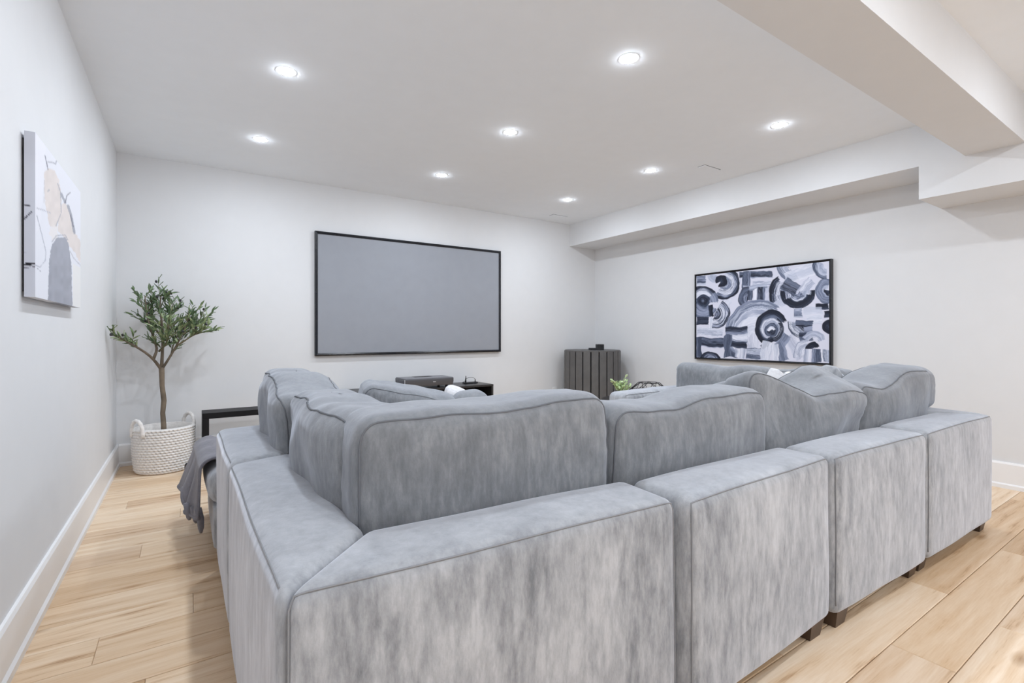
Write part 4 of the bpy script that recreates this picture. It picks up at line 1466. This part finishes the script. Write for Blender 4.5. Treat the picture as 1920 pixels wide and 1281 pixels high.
pending = []
for bi, (wp, r0, s0) in enumerate(branches):
    P = [W_(*p) for p in wp]
    # smooth the polyline a little
    Q = []
    for i in range(13):
        Q.append(along(P, i / 12)[0])
    Q = [Q[0]] + [(Q[i - 1] + Q[i] * 2 + Q[i + 1]) / 4 for i in range(1, 12)] + [Q[-1]]
    br = MB().tube(Q, [r0 * (1 - 0.8 * i / 12) + 0.0012 for i in range(13)], 8).build('branch', M['bark'] if r0 > 0.009 else M['twig'], t, smooth=True)
    tw = MB()
    for k in range(15):
        s = s0 + (1 - s0) * (k + 0.5) / 15
        p, d = along(Q, s)
        dd = (d * 0.9 + Vector((ro.uniform(-1, 1), ro.uniform(-1, 1), ro.uniform(-0.3, 1.0))) * 1.0).normalized()
        Lt = ro.uniform(0.06, 0.17)
        e = p + dd * Lt
        if (e + off).x < XL + 0.03 or (e + off).y > YB - 0.05:
            continue
        tw.tube([p, p.lerp(e, 0.5) + Vector((0, 0, -0.004)), e], [0.0022, 0.0018, 0.001], 5)
        for j in range(7):
            pp = p.lerp(e, 0.2 + 0.8 * j / 6)
            ld = dd * 0.9 + Vector((ro.uniform(-1, 1), ro.uniform(-1, 1), ro.uniform(-0.5, 0.9))) * 0.75
            pending.append((br, pp, ld, ro.uniform(0.6, 1.0)))
        if ro.random() < 0.24:
            op = e + Vector((ro.uniform(-.012, .012), ro.uniform(-.012, .012), ro.uniform(-0.01, 0.02)))
            if oh[0] is None:
                V, F = softgrid(0.0085, 0.0085, 0.0115, 0.0084, 1, 1, 1, 2)
                o = MB().add(V, F).build('olive', M['olive'], br, smooth=True)
                oh[0] = o.data
            else:
                o = bpy.data.objects.new('olive', oh[0])
                COL.objects.link(o)
                o.parent = br
            o.location = op
            o.rotation_euler = (ro.uniform(-.6, .6), ro.uniform(-.6, .6), 0)
    tw.build('twigs', M['twig'], br, smooth=True)
pending.sort(key=lambda q: (q[1] + off).y)
for q in pending:
    add_leaf(*q)
if extra.v:
    extra.build('foliage', M['leaf'], t, smooth=True, kind='stuff')

# ------------------------------------------------------------------ blanket over the end of the left row
t = thing('throw_blanket', 'grey plush blanket hanging in folds over the left end of the sofa', 'blanket', (0.3, 3.1, 0.45))
# path s: from the top of the ottoman over its edge and down; t: along y
ns_, nt_ = 46, 60
v, f = [], []
for j in range(nt_ + 1):
    tt = j / nt_
    y = 2.80 + 0.62 * tt
    fold = math.sin(tt * 3 * 2 * PI + 0.5)
    fold2 = math.sin(tt * 7 * 2 * PI + 1.1)
    sm = 1 / (1 + math.exp(-(tt - 0.55) * 26))
    drop = 0.235 * (1 - sm) + 0.205 * sm - 0.03 * abs(tt - 0.28) * (1 - sm) - 0.05 * math.exp(-((tt - 0.57) / 0.05) ** 2) + 0.012 * math.sin(tt * 17)
    out = 0.045 + 0.060 * tt
    for i in range(ns_ + 1):
        s = i / ns_
        if s < 0.45:
            a = s / 0.45
            x = 0.62 - 0.50 * a
            z = 0.490 + 0.012 * fold * (1 - a) + 0.018 * math.sin(a * 5 + tt * 6) * 0.6
        elif s < 0.60:
            a = (s - 0.45) / 0.15
            q = a * PI / 2
            x = 0.12 - (0.055 + 0.3 * out) * math.sin(q)
            z = 0.490 - 0.055 * (1 - math.cos(q)) + 0.006 * fold * (1 - a)
        else:
            a = (s - 0.60) / 0.40
            x = 0.12 - (0.055 + 0.3 * out) - out * 0.55 * a + 0.020 * fold * a + 0.004 * fold2 * a
            z = 0.435 - drop * a
        y2 = y + 0.012 * fold2 * max(0, s - 0.5) + 0.03 * (s - 0.5) * math.sin(tt * 9)
        v.append((x - 0.3, y2 - 3.1, z - 0.45))
for j in range(nt_):
    for i in range(ns_):
        a = j * (ns_ + 1) + i
        f.append((a, a + 1, a + ns_ + 2, a + ns_ + 1))
cl = MB().add(v, f).build('cloth', M['blanket'], t, smooth=True)
md = cl.modifiers.new('thick', 'SOLIDIFY')
md.thickness = 0.012
md.offset = 0.0
# hem roll and the loose rolled corners
hem = [Vector(v[j * (ns_ + 1) + ns_]) for j in range(nt_ + 1)]
MB().tube(hem, 0.0105, 8).build('hem', M['blanket'], t, smooth=True)
for j in (3, 8, 12):
    p = hem[j]
    L = 0.07 if j == 3 else 0.035
    MB().tube([p + Vector((0.0, 0, 0.05)), p + Vector((0.01, -0.004, 0.0)), p + Vector((0.012, -0.006, -L * 0.6)), p + Vector((0.012, -0.006, -L))],
              [0.016, 0.016, 0.014, 0.006], 10).build('corner_roll', M['blanket'], t, smooth=True)

print('objects', len(COL.objects))
